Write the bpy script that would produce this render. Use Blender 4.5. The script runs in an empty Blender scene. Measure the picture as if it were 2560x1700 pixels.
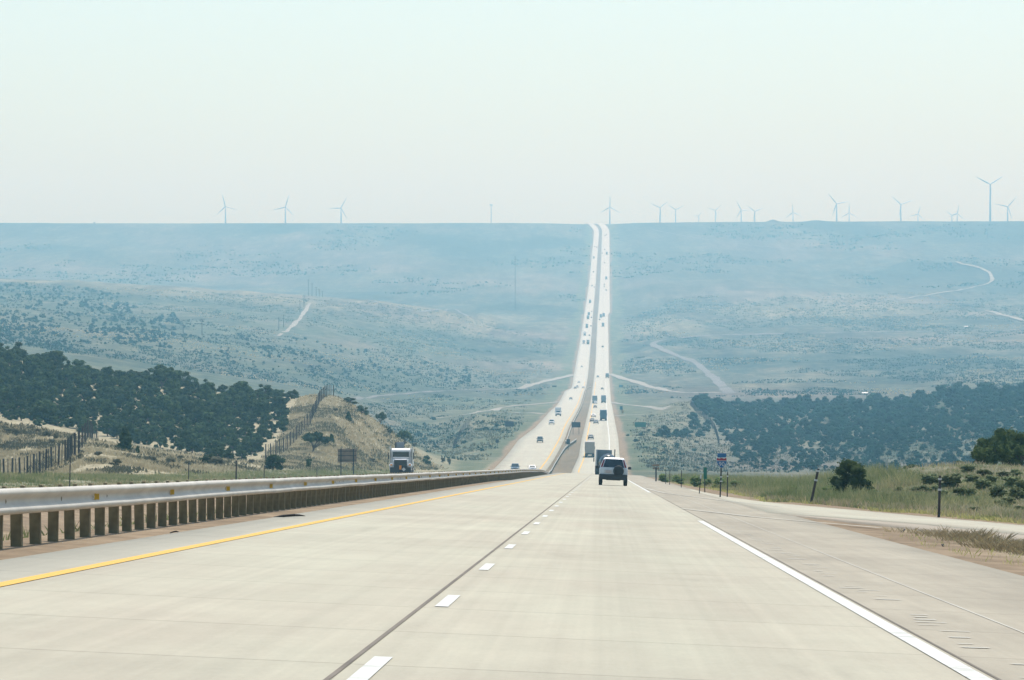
import bpy, math, random
import numpy as np
from mathutils import Vector, Matrix

F = 10700.0            # focal length in pixels of the 2560 wide photograph
HX, HY = 1280.0, 850.0
rng = np.random.default_rng(7)
random.seed(7)
scene = bpy.context.scene
COL = scene.collection

# ------------------------------------------------------------------ naming
def tag(o, label=None, cat=None, group=None, kind=None):
    if label: o['label'] = label
    if cat: o['category'] = cat
    if group: o['group'] = group
    if kind: o['kind'] = kind
    return o

def empty(name, loc=(0, 0, 0), rz=0.0, rx=0.0, sc=1.0):
    o = bpy.data.objects.new(name, None)
    COL.objects.link(o)
    o.empty_display_size = 0.3
    o.location = loc
    o.rotation_euler = (rx, 0, rz)
    o.scale = (sc, sc, sc) if not hasattr(sc, '__len__') else sc
    return o

KIDS = {}
def adopt(o, parent):
    o.parent = parent
    KIDS.setdefault(parent.name, []).append(o)

def copy_tree(o, parent=None, skip=()):
    c = o.copy()
    COL.objects.link(c)
    if parent is not None:
        adopt(c, parent)
    for ch in list(KIDS.get(o.name, [])):
        if ch.name.split('.')[0] in skip:
            continue
        copy_tree(ch, c, skip)
    return c

# ------------------------------------------------------------------ mesh builder
class MB:
    def __init__(s):
        s.v = []; s.f = []
    def add(s, vs, fs):
        b = len(s.v)
        s.v.extend([tuple(p) for p in vs])
        s.f.extend([tuple(i + b for i in q) for q in fs])
        return s
    def box(s, c, d, top=(1, 1), rz=0.0, shift=(0, 0)):
        x, y, z = d[0] / 2, d[1] / 2, d[2] / 2
        vs = []
        for k, (sx, sy) in ((-1, (1, 1)), (1, top)):
            for a, b in ((-1, -1), (1, -1), (1, 1), (-1, 1)):
                px, py = a * x * sx, b * y * sy
                if k > 0: px += shift[0]; py += shift[1]
                vs.append((px, py, k * z))
        cr, sr = math.cos(rz), math.sin(rz)
        vs = [(c[0] + p[0] * cr - p[1] * sr, c[1] + p[0] * sr + p[1] * cr, c[2] + p[2]) for p in vs]
        return s.add(vs, [(3, 2, 1, 0), (4, 5, 6, 7), (0, 1, 5, 4), (1, 2, 6, 5), (2, 3, 7, 6), (3, 0, 4, 7)])
    def tube(s, p0, p1, r0, r1=None, n=10, cap=True):
        r1 = r0 if r1 is None else r1
        p0, p1 = Vector(p0), Vector(p1)
        d = (p1 - p0).normalized()
        a = d.orthogonal().normalized(); b = d.cross(a)
        vs = []
        for p, r in ((p0, r0), (p1, r1)):
            for i in range(n):
                t = 2 * math.pi * i / n
                vs.append(p + a * (r * math.cos(t)) + b * (r * math.sin(t)))
        fs = [(i, (i + 1) % n, n + (i + 1) % n, n + i) for i in range(n)]
        if cap:
            fs += [tuple(reversed(range(n))), tuple(range(n, 2 * n))]
        return s.add(vs, fs)
    def path(s, pts, rad, n=8):
        for i in range(len(pts) - 1):
            s.tube(pts[i], pts[i + 1], rad[i], rad[i + 1], n)
        return s
    def loft(s, rings, cap=True):
        n = len(rings[0]); vs = [p for r in rings for p in r]; fs = []
        for k in range(len(rings) - 1):
            for i in range(n):
                j = (i + 1) % n
                fs.append((k * n + i, k * n + j, (k + 1) * n + j, (k + 1) * n + i))
        if cap:
            fs += [tuple(reversed(range(n))), tuple(range((len(rings) - 1) * n, len(rings) * n))]
        return s.add(vs, fs)
    def slab(s, quad, t=0.012, m=(0, 0, 0, 0)):
        """thin pane lying on a quad (bl, br, tr, tl); margins left, right, bottom, top as fractions"""
        q = [Vector(p) for p in quad]
        def at(u, w):
            return (q[0] * (1 - u) + q[1] * u) * (1 - w) + (q[3] * (1 - u) + q[2] * u) * w
        c = [at(m[0], m[2]), at(1 - m[1], m[2]), at(1 - m[1], 1 - m[3]), at(m[0], 1 - m[3])]
        nrm = (c[1] - c[0]).cross(c[3] - c[0]).normalized()
        vs = [p - nrm * 0.02 for p in c] + [p + nrm * t for p in c]
        return s.add(vs, [(3, 2, 1, 0), (4, 5, 6, 7), (0, 1, 5, 4), (1, 2, 6, 5), (2, 3, 7, 6), (3, 0, 4, 7)])
    def poly(s, pts, y0, y1):
        """outline in x,z extruded along y"""
        n = len(pts)
        vs = [(p[0], y0, p[1]) for p in pts] + [(p[0], y1, p[1]) for p in pts]
        fs = [tuple(range(n)), tuple(reversed(range(n, 2 * n)))]
        fs += [(i, i + n, (i + 1) % n + n, (i + 1) % n) for i in range(n)]
        return s.add(vs, fs)
    def build(s, name, mat, parent=None, smooth=False, bevel=0.0):
        me = bpy.data.meshes.new(name)
        me.from_pydata(s.v, [], s.f)
        me.materials.append(mat)
        if smooth:
            me.polygons.foreach_set('use_smooth', [True] * len(me.polygons))
        me.update()
        o = bpy.data.objects.new(name, me)
        COL.objects.link(o)
        if parent is not None: adopt(o, parent)
        if bevel:
            b = o.modifiers.new('bevel', 'BEVEL'); b.width = bevel; b.segments = 2; b.limit_method = 'ANGLE'
            b.angle_limit = math.radians(35)
        return o

def np_mesh(name, verts, faces, mat, parent=None, smooth=False, uv=None, attr=None):
    """verts n x 3 and faces m x k as arrays"""
    me = bpy.data.meshes.new(name)
    nv, nf, k = len(verts), len(faces), faces.shape[1]
    me.vertices.add(nv); me.vertices.foreach_set('co', np.asarray(verts, np.float32).ravel())
    me.loops.add(nf * k); me.loops.foreach_set('vertex_index', np.asarray(faces, np.int32).ravel())
    me.polygons.add(nf)
    me.polygons.foreach_set('loop_start', np.arange(0, nf * k, k, dtype=np.int32))
    me.polygons.foreach_set('loop_total', np.full(nf, k, np.int32))
    if smooth: me.polygons.foreach_set('use_smooth', np.ones(nf, bool))
    if uv is not None:
        l = me.uv_layers.new(name='UVMap')
        l.data.foreach_set('uv', np.asarray(uv, np.float32)[faces.ravel()].ravel())
    if attr is not None:
        a = me.color_attributes.new('cover', 'FLOAT_COLOR', 'POINT')
        a.data.foreach_set('color', np.asarray(attr, np.float32).ravel())
    me.materials.append(mat)
    me.update(calc_edges=True)
    o = bpy.data.objects.new(name, me)
    COL.objects.link(o)
    if parent is not None: adopt(o, parent)
    return o

# ------------------------------------------------------------------ materials
def new_mat(name):
    m = bpy.data.materials.new(name); m.use_nodes = True
    nt = m.node_tree
    return m, nt, nt.nodes['Principled BSDF']

def plain(name, col, rough=0.6, metal=0.0, var=0.12, scale=3.0, spec=0.5, coat=0.0, rnd=0.0):
    """one surface colour with a little procedural wear"""
    m, nt, b = new_mat(name)
    tc = nt.nodes.new('ShaderNodeTexCoord')
    n = nt.nodes.new('ShaderNodeTexNoise'); n.inputs['Scale'].default_value = scale; n.inputs['Detail'].default_value = 5
    nt.links.new(tc.outputs['Object'], n.inputs['Vector'])
    mr = nt.nodes.new('ShaderNodeMapRange')
    mr.inputs[1].default_value = 0.3; mr.inputs[2].default_value = 0.7
    mr.inputs[3].default_value = 1 - var; mr.inputs[4].default_value = 1 + var
    nt.links.new(n.outputs['Fac'], mr.inputs[0])
    hs = nt.nodes.new('ShaderNodeHueSaturation')
    hs.inputs['Color'].default_value = (*col, 1)
    if rnd:
        oi = nt.nodes.new('ShaderNodeObjectInfo')
        mm = nt.nodes.new('ShaderNodeMapRange'); mm.inputs[3].default_value = 1 - rnd; mm.inputs[4].default_value = 1 + rnd
        nt.links.new(oi.outputs['Random'], mm.inputs[0])
        mu = nt.nodes.new('ShaderNodeMath'); mu.operation = 'MULTIPLY'
        nt.links.new(mr.outputs[0], mu.inputs[0]); nt.links.new(mm.outputs[0], mu.inputs[1])
        nt.links.new(mu.outputs[0], hs.inputs['Value'])
        hm = nt.nodes.new('ShaderNodeMapRange'); hm.inputs[3].default_value = 0.48; hm.inputs[4].default_value = 0.52
        nt.links.new(oi.outputs['Random'], hm.inputs[0]); nt.links.new(hm.outputs[0], hs.inputs['Hue'])
    else:
        nt.links.new(mr.outputs[0], hs.inputs['Value'])
    nt.links.new(hs.outputs['Color'], b.inputs['Base Color'])
    b.inputs['Roughness'].default_value = rough; b.inputs['Metallic'].default_value = metal
    b.inputs['Specular IOR Level'].default_value = spec
    b.inputs['Coat Weight'].default_value = coat
    return m

def mixed(name, c1, c2, scale, rough=.85, lo=.4, hi=.62, trans=0.0, var=.3):
    """two natural colours mingled by noise, with fine variation"""
    m, nt, b = new_mat(name)
    tc = nt.nodes.new('ShaderNodeTexCoord')
    n = nt.nodes.new('ShaderNodeTexNoise'); n.inputs['Scale'].default_value = scale; n.inputs['Detail'].default_value = 7; n.inputs['Roughness'].default_value = .7
    nt.links.new(tc.outputs['Object'], n.inputs['Vector'])
    r = nt.nodes.new('ShaderNodeValToRGB'); e = r.color_ramp.elements
    e[0].position = lo; e[0].color = (*c1, 1); e[1].position = hi; e[1].color = (*c2, 1)
    nt.links.new(n.outputs['Fac'], r.inputs['Fac'])
    oi = nt.nodes.new('ShaderNodeObjectInfo')
    mm = nt.nodes.new('ShaderNodeMapRange'); mm.inputs[3].default_value = 1 - var; mm.inputs[4].default_value = 1 + var
    nt.links.new(oi.outputs['Random'], mm.inputs[0])
    hs = nt.nodes.new('ShaderNodeHueSaturation'); nt.links.new(r.outputs['Color'], hs.inputs['Color']); nt.links.new(mm.outputs[0], hs.inputs['Value'])
    nt.links.new(hs.outputs['Color'], b.inputs['Base Color'])
    b.inputs['Roughness'].default_value = rough; b.inputs['Specular IOR Level'].default_value = .12
    if trans:
        t = nt.nodes.new('ShaderNodeBsdfTranslucent'); nt.links.new(hs.outputs['Color'], t.inputs['Color'])
        x = nt.nodes.new('ShaderNodeMixShader'); x.inputs[0].default_value = trans
        nt.links.new(b.outputs[0], x.inputs[1]); nt.links.new(t.outputs[0], x.inputs[2])
        nt.links.new(x.outputs[0], nt.nodes['Material Output'].inputs['Surface'])
    return m

M = {}
M['white_paint'] = plain('white_paint', (.74, .75, .76), .3, 0, .05, 2, coat=.4)
M['shaded_white_paint'] = plain('shaded_white_paint', (.54, .60, .64), .3, 0, .05, 2, coat=.4)  # car white with the shade of its rear put into the colour
M['silver_paint'] = plain('silver_paint', (.46, .48, .50), .3, .3, .05, 2, coat=.4)
M['dark_paint'] = plain('dark_paint', (.035, .04, .055), .25, 0, .1, 2, coat=.5)
M['blue_paint'] = plain('blue_paint', (.05, .10, .17), .25, 0, .1, 2, coat=.5)
M['red_paint'] = plain('red_paint', (.22, .04, .035), .3, 0, .1, 2, coat=.4)
M['tan_paint'] = plain('tan_paint', (.34, .30, .25), .5, 0, .08, 1.2)
M['trailer_grey'] = plain('trailer_grey', (.20, .23, .25), .5, 0, .1, 1.2)
M['trailer_blue'] = plain('trailer_blue', (.045, .10, .15), .45, 0, .1, 1.2)
M['trailer_white'] = plain('trailer_white', (.66, .67, .66), .45, 0, .05, 1.2)
M['glass'] = plain('glass', (.012, .022, .028), .06, 0, .05, 1, spec=.9)
M['plastic'] = plain('plastic', (.022, .025, .027), .6, 0, .15, 4)
M['tyre'] = plain('tyre', (.016, .016, .017), .85, 0, .2, 6)
M['rim'] = plain('rim', (.4, .41, .42), .35, .8, .1, 6)
M['chrome'] = plain('chrome', (.62, .63, .64), .18, 1, .05, 4)
M['tail_red'] = plain('tail_red', (.20, .012, .014), .25, 0, .1, 4)
M['amber'] = plain('amber', (.75, .28, .03), .3, 0, .1, 4)
M['lamp_white'] = plain('lamp_white', (.7, .7, .66), .15, 0, .05, 4)
M['plate'] = plain('plate', (.42, .38, .38), .5, 0, .15, 30)
M['tank_black'] = plain('tank_black', (.018, .022, .024), .22, 0, .2, 1.5, coat=.5)
M['galv'] = plain('galv', (.54, .505, .44), .62, 0, .14, .9, spec=.3)
M['leaf_knoll'] = mixed('leaf_knoll', (.085, .125, .05), (.25, .27, .13), 4.0, trans=.2, var=.3)
M['leaf_verge'] = mixed('leaf_verge', (.12, .20, .065), (.28, .33, .13), 4.0, trans=.35, var=.2)
M['wood_post'] = plain('wood_post', (.20, .165, .09), .9, 0, .3, 5)
M['old_wood'] = plain('old_wood', (.06, .052, .046), .9, 0, .3, 6)
M['pale_wood'] = plain('pale_wood', (.42, .38, .33), .85, 0, .2, 6)
M['steel_post'] = plain('steel_post', (.05, .055, .055), .7, .3, .2, 6)
M['wire'] = plain('wire', (.14, .14, .14), .5, .5, .1, 6)
M['reflect_y'] = plain('reflect_y', (.62, .40, .04), .4, 0, .1, 9)
M['reflect_w'] = plain('reflect_w', (.52, .55, .54), .35, .2, .1, 9)
M['sign_back'] = plain('sign_back', (.27, .205, .15), .7, .2, .22, 1.4)
M['sign_dark'] = plain('sign_dark', (.032, .045, .06), .6, .2, .2, 1.4)
M['sign_green'] = plain('sign_green', (.012, .17, .12), .5, 0, .08, 2)
M['sign_teal'] = plain('sign_teal', (.012, .13, .15), .5, 0, .08, 2)
M['sign_blue'] = plain('sign_blue', (.006, .12, .30), .5, 0, .08, 4)
M['sign_red'] = plain('sign_red', (.30, .035, .055), .5, 0, .08, 4)
M['sign_white'] = plain('sign_white', (.55, .60, .62), .5, 0, .05, 4)
M['sign_orange'] = plain('sign_orange', (.38, .24, .06), .5, 0, .08, 4)
M['leaf_far'] = plain('leaf_far', (.015, .056, .030), .8, 0, .5, .12, spec=.1)
M['bark'] = plain('bark', (.10, .085, .07), .95, 0, .3, 5)
M['leaf_juniper'] = mixed('leaf_juniper', (.016, .038, .014), (.088, .128, .038), 4.5, trans=.25, var=.28)
M['leaf_bush'] = mixed('leaf_bush', (.028, .060, .018), (.12, .16, .05), 4.0, trans=.4, var=.2)
M['leaf_sage'] = mixed('leaf_sage', (.095, .105, .065), (.235, .22, .145), 4.0, trans=.2, var=.25)
M['grass_green'] = mixed('grass_green', (.17, .215, .09), (.42, .38, .21), .22, trans=.4, lo=.42, hi=.66, var=0)
M['grass_yellow'] = mixed('grass_yellow', (.36, .36, .13), (.60, .56, .24), .6, trans=.4, var=0)
M['grass_dry'] = mixed('grass_dry', (.22, .175, .10), (.40, .33, .2), .8, trans=.4, var=0)
M['grass_tan'] = mixed('grass_tan', (.33, .28, .17), (.52, .45, .30), .25, trans=.35, var=0)
M['turbine'] = plain('turbine', (.80, .80, .80), .5, 0, .03, .1)
M['roof_tin'] = plain('roof_tin', (.7, .71, .7), .4, .2, .05, .5)
M['debris'] = plain('debris', (.03, .028, .026), .9, 0, .3, 20)
HAZE, SKY, SUN, EXPO, AIR, DUST, OZONE, VB = 1.6e-4, .15, 3.8, 0.14, 1.0, 2.0, 1.0, 1
TINT = (.90, 1.0, .99)
# ------------------------------------------------------------------ lie of the land
def cubic(xk, yk):
    """monotone cubic through knots"""
    xk, yk = np.asarray(xk, float), np.asarray(yk, float)
    h = np.diff(xk); d = np.diff(yk) / h
    m = np.zeros_like(xk)
    m[0], m[-1] = d[0], d[-1]
    for i in range(1, len(xk) - 1):
        if d[i - 1] * d[i] > 0:
            w1, w2 = 2 * h[i] + h[i - 1], h[i] + 2 * h[i - 1]
            m[i] = (w1 + w2) / (w1 / d[i - 1] + w2 / d[i])
    def fn(x):
        x = np.clip(np.asarray(x, float), xk[0], xk[-1])
        i = np.clip(np.searchsorted(xk, x) - 1, 0, len(h) - 1)
        t = (x - xk[i]) / h[i]
        return ((2 * t**3 - 3 * t**2 + 1) * yk[i] + (t**3 - 2 * t**2 + t) * h[i] * m[i]
                + (-2 * t**3 + 3 * t**2) * yk[i + 1] + (t**3 - t**2) * h[i] * m[i + 1])
    return fn

def sst(a, b, x):
    t = np.clip((np.asarray(x, float) - a) / (b - a), 0, 1)
    return t * t * (3 - 2 * t)

def zy(y, Y): return (HY - y) / F * Y
GR = 0.02937
_prof = [(Y, -1.2 - GR * Y) for Y in (0, 30, 100, 200, 300, 400, 500, 600)]
_prof += [(700, zy(1187, 700)), (800, zy(1188, 800)), (900, zy(1184, 900)), (1000, zy(1175, 1000)), (1126, zy(1142, 1126)), (1300, zy(1098, 1300)), (1540, zy(1057, 1540)),
          (1850, -31.6), (2350, -33.6), (2810, -31.5), (3150, -27), (3600, -17.5), (4100, -2), (4600, 17),
          (5100, 41), (5600, 71), (6100, 108), (6500, 141), (6890, 177), (7000, zy(561, 7000)), (7080, zy(559, 7080)),
          (7600, 190), (14500, 205)]
road_z = cubic([p[0] for p in _prof], [p[1] for p in _prof])
Y_OF = lambda y: float(np.interp(-y, *zip(*[(-(HY - road_z(Y) / Y * F), Y) for Y in np.linspace(1000, 7000, 1500)])))
DRIFT = 0.02121
UL, UR = -6.1, 5.4            # paved edges of the near carriageway
# carriageway edges further out, read off as (y, left x, right x)
_far_r = [(1175, 1431, 1552), (1141, 1447, 1549), (1098, 1454, 1546), (1057, 1464, 1538), (1018, 1473, 1531), (1006, 1476, 1528), (972, 1481, 1525.5),
          (942, 1485, 1523), (900, 1488.5, 1522), (840, 1491, 1521), (800, 1493, 1520), (786, 1494, 1520), (780, 1495, 1525),
          (700, 1500, 1524), (620, 1503.5, 1524), (580, 1504.5, 1523.5), (570, 1504, 1522), (566, 1499, 1517)]
_far_l = [(1172, 1235, 1367), (1100, 1296, 1410), (1070, 1337, 1421), (1050, 1356, 1431), (1032, 1371, 1441), (1020, 1385, 1447), (1000, 1400.7, 1454.5),
          (978, 1412, 1461), (970, 1429, 1464.5), (940, 1434, 1470), (900, 1441, 1473.5), (840, 1452, 1478.5), (780, 1461, 1483),
          (700, 1473, 1490), (620, 1481, 1495), (580, 1484.5, 1498), (570, 1482, 1496), (566, 1476, 1491)]
def edges(tab, near):
    ks = list(near)
    for y, a, b in tab:
        Y = Y_OF(y)
        ks.append((Y, (a - HX) / F * Y, (b - HX) / F * Y))
    Yl, a, b = ks[-1]
    ks.append((7120, a - 8, b - 8)); ks.append((7400, a - 45, b - 45)); ks.append((14500, a - 600, b - 600))
    ks = np.array(ks)
    return lambda Y: (np.interp(Y, ks[:, 0], ks[:, 1]), np.interp(Y, ks[:, 0], ks[:, 2]))
edge_r = edges(_far_r, [(Y, UL + DRIFT * Y, UR + DRIFT * Y) for Y in (0, 300, 620)])
edge_l = edges(_far_l, [(Y, -29 + DRIFT * Y, -17 + DRIFT * Y) for Y in (0, 300, 500)])
bank = lambda Y: 0.04 * (1 - sst(500, 950, Y))
left_drop = lambda Y: -0.08 * (1 - sst(600, 950, Y))
def zr_right(X, Y): return road_z(Y) - bank(Y) * (X - DRIFT * Y)
def zr_left(X, Y): return road_z(Y) - left_drop(Y)

# image heights of the land at chosen distances, sampled as (x, y)
ROWS = {
 350: [(-900, 1205), (0, 1204), (230, 1200), (420, 1200), (600, 1204), (1170, 1205), (1640, 1206), (1720, 1212), (1800, 1222), (2100, 1230), (2350, 1235), (3900, 1235)],
 450: [(-900, 1215), (0, 1206), (60, 1199), (129, 1175), (163, 1158), (193, 1136), (230, 1128), (300, 1138), (420, 1152), (600, 1172), (740, 1182), (1170, 1186), (1640, 1200), (1720, 1212), (1800, 1222), (2100, 1225), (3900, 1230)],
 550: [(-900, 960), (0, 1047), (65, 1061), (112, 1069), (168, 1081), (213, 1094), (297, 1110), (365, 1123), (449, 1134), (561, 1152), (740, 1165), (1170, 1178), (1640, 1196), (1720, 1208), (2100, 1222), (3900, 1225)],
 640: [(-900, 950), (0, 1066), (112, 1088), (213, 1113), (297, 1118), (365, 1128), (449, 1136), (600, 1149), (740, 1143), (820, 1142), (940, 1157), (1170, 1175), (1640, 1192), (1720, 1205), (2100, 1216), (3900, 1220)],
 760: [(-900, 850), (0, 995), (230, 1040), (420, 1062), (600, 1092), (740, 1076), (820, 1060), (884, 1086), (940, 1110), (1010, 1130), (1080, 1147), (1170, 1167), (1640, 1186), (1720, 1200), (2100, 1206), (3900, 1210)],
 900: [(-900, 760), (0, 900), (163, 930), (260, 955), (374, 953), (445, 960), (531, 978), (607, 992), (737, 992), (790, 986), (820, 989), (857, 997), (884, 1014), (940, 1052), (1010, 1083), (1080, 1111), (1130, 1132), (1170, 1155), (1235, 1175), (1600, 1178), (1660, 1188), (1800, 1196), (2100, 1196), (3900, 1200)],
 1000: [(-900, 780), (0, 915), (260, 970), (600, 1008), (820, 1006), (884, 1032), (940, 1068), (1080, 1125), (1170, 1165), (1235, 1172), (1600, 1164), (1660, 1176), (1800, 1184), (2100, 1184), (3900, 1190)],
 1200: [(-900, 800), (0, 940), (260, 980), (600, 1030), (820, 1035), (940, 1090), (1080, 1137), (1150, 1146), (1235, 1136), (1600, 1118), (1640, 1138), (1715, 1160), (1800, 1172), (1950, 1172), (2100, 1170), (2350, 1163), (2560, 1155), (3900, 1120)],
 1600: [(-900, 790), (0, 905), (600, 1000), (820, 1015), (940, 1066), (1040, 1096), (1100, 1094), (1150, 1066), (1200, 1040), (1300, 1050), (1560, 1052), (1600, 1060), (1660, 1066), (1715, 1076), (1800, 1088), (1950, 1084), (2100, 1080), (2350, 1074), (2560, 1066), (3900, 1030)],
 2000: [(-900, 770), (0, 868), (230, 886), (600, 952), (820, 988), (940, 1014), (1040, 1030), (1100, 1032), (1170, 1030), (1300, 1026), (1560, 1024), (1600, 1024), (1660, 1014), (1712, 1000), (1740, 1008), (1800, 1022), (1950, 1018), (2100, 1020), (2250, 1012), (2340, 1003), (2450, 992), (2560, 990), (3900, 940)],
 2200: [(-900, 760), (0, 845), (230, 870), (600, 935), (820, 975), (940, 1000), (1080, 1016), (1170, 1016), (1300, 1012), (1560, 1012), (1712, 1012), (1800, 1030), (2100, 1028), (2340, 1016), (2560, 1002), (3900, 950)],
 2500: [(-900, 745), (0, 798), (230, 832), (330, 838), (420, 858), (600, 888), (740, 905), (820, 935), (940, 965), (1080, 988), (1240, 995), (1560, 994), (1800, 992), (1900, 985), (2100, 985), (2300, 985), (2440, 962), (2560, 968), (3900, 940)],
 3200: [(-900, 720), (0, 762), (230, 778), (600, 818), (820, 855), (1080, 915), (1240, 938), (1560, 937), (1800, 935), (2100, 930), (2440, 915), (2560, 912), (3900, 890)],
 3800: [(-900, 700), (0, 728), (230, 745), (600, 775), (820, 798), (1080, 852), (1240, 876), (1560, 880), (1700, 872), (2100, 862), (2560, 850), (3900, 830)],
 4500: [(-900, 660), (0, 698), (230, 707), (420, 718), (600, 731), (740, 738), (820, 743), (940, 752), (1080, 770), (1200, 800), (1300, 818), (1560, 818), (1700, 800), (1850, 806), (2000, 790), (2150, 800), (2560, 790), (3900, 770)],
 4900: [(-900, 690), (0, 713), (420, 730), (600, 742), (820, 752), (1080, 768), (1200, 776), (1300, 784), (1560, 784), (1700, 770), (2000, 752), (2150, 762), (2560, 756), (3900, 740)],
 5500: [(-900, 690), (0, 688), (600, 706), (820, 712), (1080, 712), (1300, 714), (1560, 714), (1850, 700), (2150, 706), (2560, 690), (3900, 680)],
 6200: [(-900, 640), (0, 628), (600, 640), (1080, 640), (1300, 648), (1560, 648), (2000, 634), (2560, 628), (3900, 620)],
 6700: [(-900, 590), (0, 584), (500, 592), (760, 584), (1080, 588), (1300, 592), (1560, 594), (2000, 584), (2560, 580), (3900, 580)],
 7000: [(-900, 556), (0, 557), (480, 559), (700, 557), (1000, 558), (1280, 557), (1420, 558.5), (1560, 557), (1700, 555), (1880, 553.5), (2100, 552.5), (2560, 552), (3900, 552)],
 7200: [(-900, 558), (1280, 559), (3900, 554)],
 9500: [(-900, 578), (1280, 580), (3900, 575)],
 14500: [(-900, 572), (1280, 572), (3900, 570)],
}
GX = np.arange(-1500, 4001, 10.0)
RY = np.array(sorted(ROWS))
_tab = np.array([np.interp(GX, *zip(*ROWS[k])) for k in RY])
GL = np.linspace(math.log(340), math.log(14500), 420)
GRID = np.empty((len(GL), len(GX)))
for j in range(len(GX)):
    GRID[:, j] = cubic(np.log(RY), _tab[:, j])(GL)
def _blur(a, ax, n):
    for _ in range(n):
        b = np.concatenate([a.take([0], ax), a, a.take([-1], ax)], ax)
        k = a.shape[ax]
        a = (b.take(range(0, k), ax) + 2 * b.take(range(1, k + 1), ax) + b.take(range(2, k + 2), ax)) / 4
    return a
GRID = _blur(_blur(GRID, 1, 3), 0, 1)

def bilin(X, Y):
    x = np.clip((HX + X / Y * F - GX[0]) / 10.0, 0, len(GX) - 1.001)
    l = np.clip((np.log(np.maximum(Y, 341)) - GL[0]) / (GL[1] - GL[0]), 0, len(GL) - 1.001)
    i, j = x.astype(int), l.astype(int); a, b = x - i, l - j
    return (GRID[j, i] * (1 - a) + GRID[j, i + 1] * a) * (1 - b) + (GRID[j + 1, i] * (1 - a) + GRID[j + 1, i + 1] * a) * b

_perm = rng.random((256, 256))
def vnoise(x, y):
    xi, yi = np.floor(x).astype(int), np.floor(y).astype(int)
    a, b = x - xi, y - yi
    a, b = a * a * (3 - 2 * a), b * b * (3 - 2 * b)
    g = lambda p, q: _perm[p & 255, q & 255]
    return (g(xi, yi) * (1 - a) + g(xi + 1, yi) * a) * (1 - b) + (g(xi, yi + 1) * (1 - a) + g(xi + 1, yi + 1) * a) * b - .5
def fbm(x, y, n=4):
    s, k = 0.0, 1.0
    for i in range(n):
        s = s + vnoise(x * 2**i + 17.3 * i, y * 2**i + 5.1 * i) * k
        k *= .5
    return s

NU = [-400, -60, -36, -31, -29.4, -29, -17, -16, -12.5, -9.5, -8, -6.1, 5.4, 6.2, 12, 20, 34, 60, 400]
NO = [8, 1.0, .35, .05, -.05, -.08, -.08, -.3, -.6, -.05, .2, .13, -.245, -.275, -.545, -.95, -2.6, -6, -60]
KU = [5, 10, 13.9, 16.9, 19, 25, 40, 80]
KO = [0, .25, 1.2, 1.9, 2.15, 2.3, 1.4, 0]
def near_z(u, Y):
    o = np.interp(u, NU, NO)
    k = np.interp(u, KU, KO) * np.exp(-((Y - 225) / np.where(Y < 225, 62, 55)) ** 2) * sst(95, 150, Y)
    return road_z(Y) + o + k

def terrain(X, Y, detail=True):
    X, Y = np.asarray(X, float), np.asarray(Y, float)
    X, Y = np.broadcast_arrays(X, Y)
    zi = (HY - bilin(X, Y)) / F * Y
    # two small knobs on the rim
    x = HX + X / Y * F
    rim = np.exp(-((Y - 6980) / 90) ** 2) * Y / F
    zi = zi + rim * (6.0 * np.exp(-((x - 1933) / 13) ** 2) + 3.2 * np.exp(-((x - 2039) / 26) ** 2))
    zn = near_z(X - DRIFT * Y, Y)
    t = sst(270, 440, Y)
    ll, lr = edge_l(Y); rl, rr = edge_r(Y)
    d = np.maximum(np.maximum(ll - X, X - rr), 0)
    w = 1 - sst(2.0, 16 + Y * .008, d)
    # cross section of the highway corridor
    s = np.clip((X - lr) / np.maximum(rl - lr, .1), 0, 1)
    zc = zr_left(X, Y) * (1 - s) + zr_right(np.clip(X, rl, rr), Y) * s - .2 - Y * 1e-4
    med = np.clip(np.minimum(X - lr, rl - X) / 3.0, 0, 1)
    zc = zc - .35 * med * (X > lr) * (X < rl)
    if detail:
        a = sst(300, 700, Y)
        amp = .12 + .9 * a + 2.6 * sst(1100, 5000, Y)
        n = fbm(X / 46 + 3, Y / 90) * amp + fbm(X / 9, Y / 14, 3) * .28
        g = sst(4700, 5600, Y) * (1 - sst(6500, 6950, Y))
        n = n + g * 10.0 * fbm(X / 210 + 40, Y / 900, 4)
        n = n * (1 - sst(6700, 6950, Y) * .8)
        zi = zi + n
        zn = zn + fbm(X / 5, Y / 8, 3) * .12 * sst(0, 3, np.abs(X - DRIFT * Y) - 8) * (.35 + .65 * sst(110, 170, Y))
    zi = zi * (1 - w) + zc * w
    return zn * (1 - t) + zi * t

_HY = np.geomspace(60, 7200, 2600)
def hit(x, y, y0=60, y1=7200):
    """where the sight line through a pixel first meets the land, between two distances"""
    Y = _HY[(_HY >= y0) & (_HY <= y1)]
    X = (x - HX) / F * Y
    below = zy(y, Y) <= terrain(X, Y)
    i = int(np.argmax(below))
    if not below[i]: return None
    return Vector((X[i], Y[i], float(terrain(X[i], Y[i]))))
def at(x, Y):
    X = (x - HX) / F * Y
    return Vector((X, Y, float(terrain(X, Y))))

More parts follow.
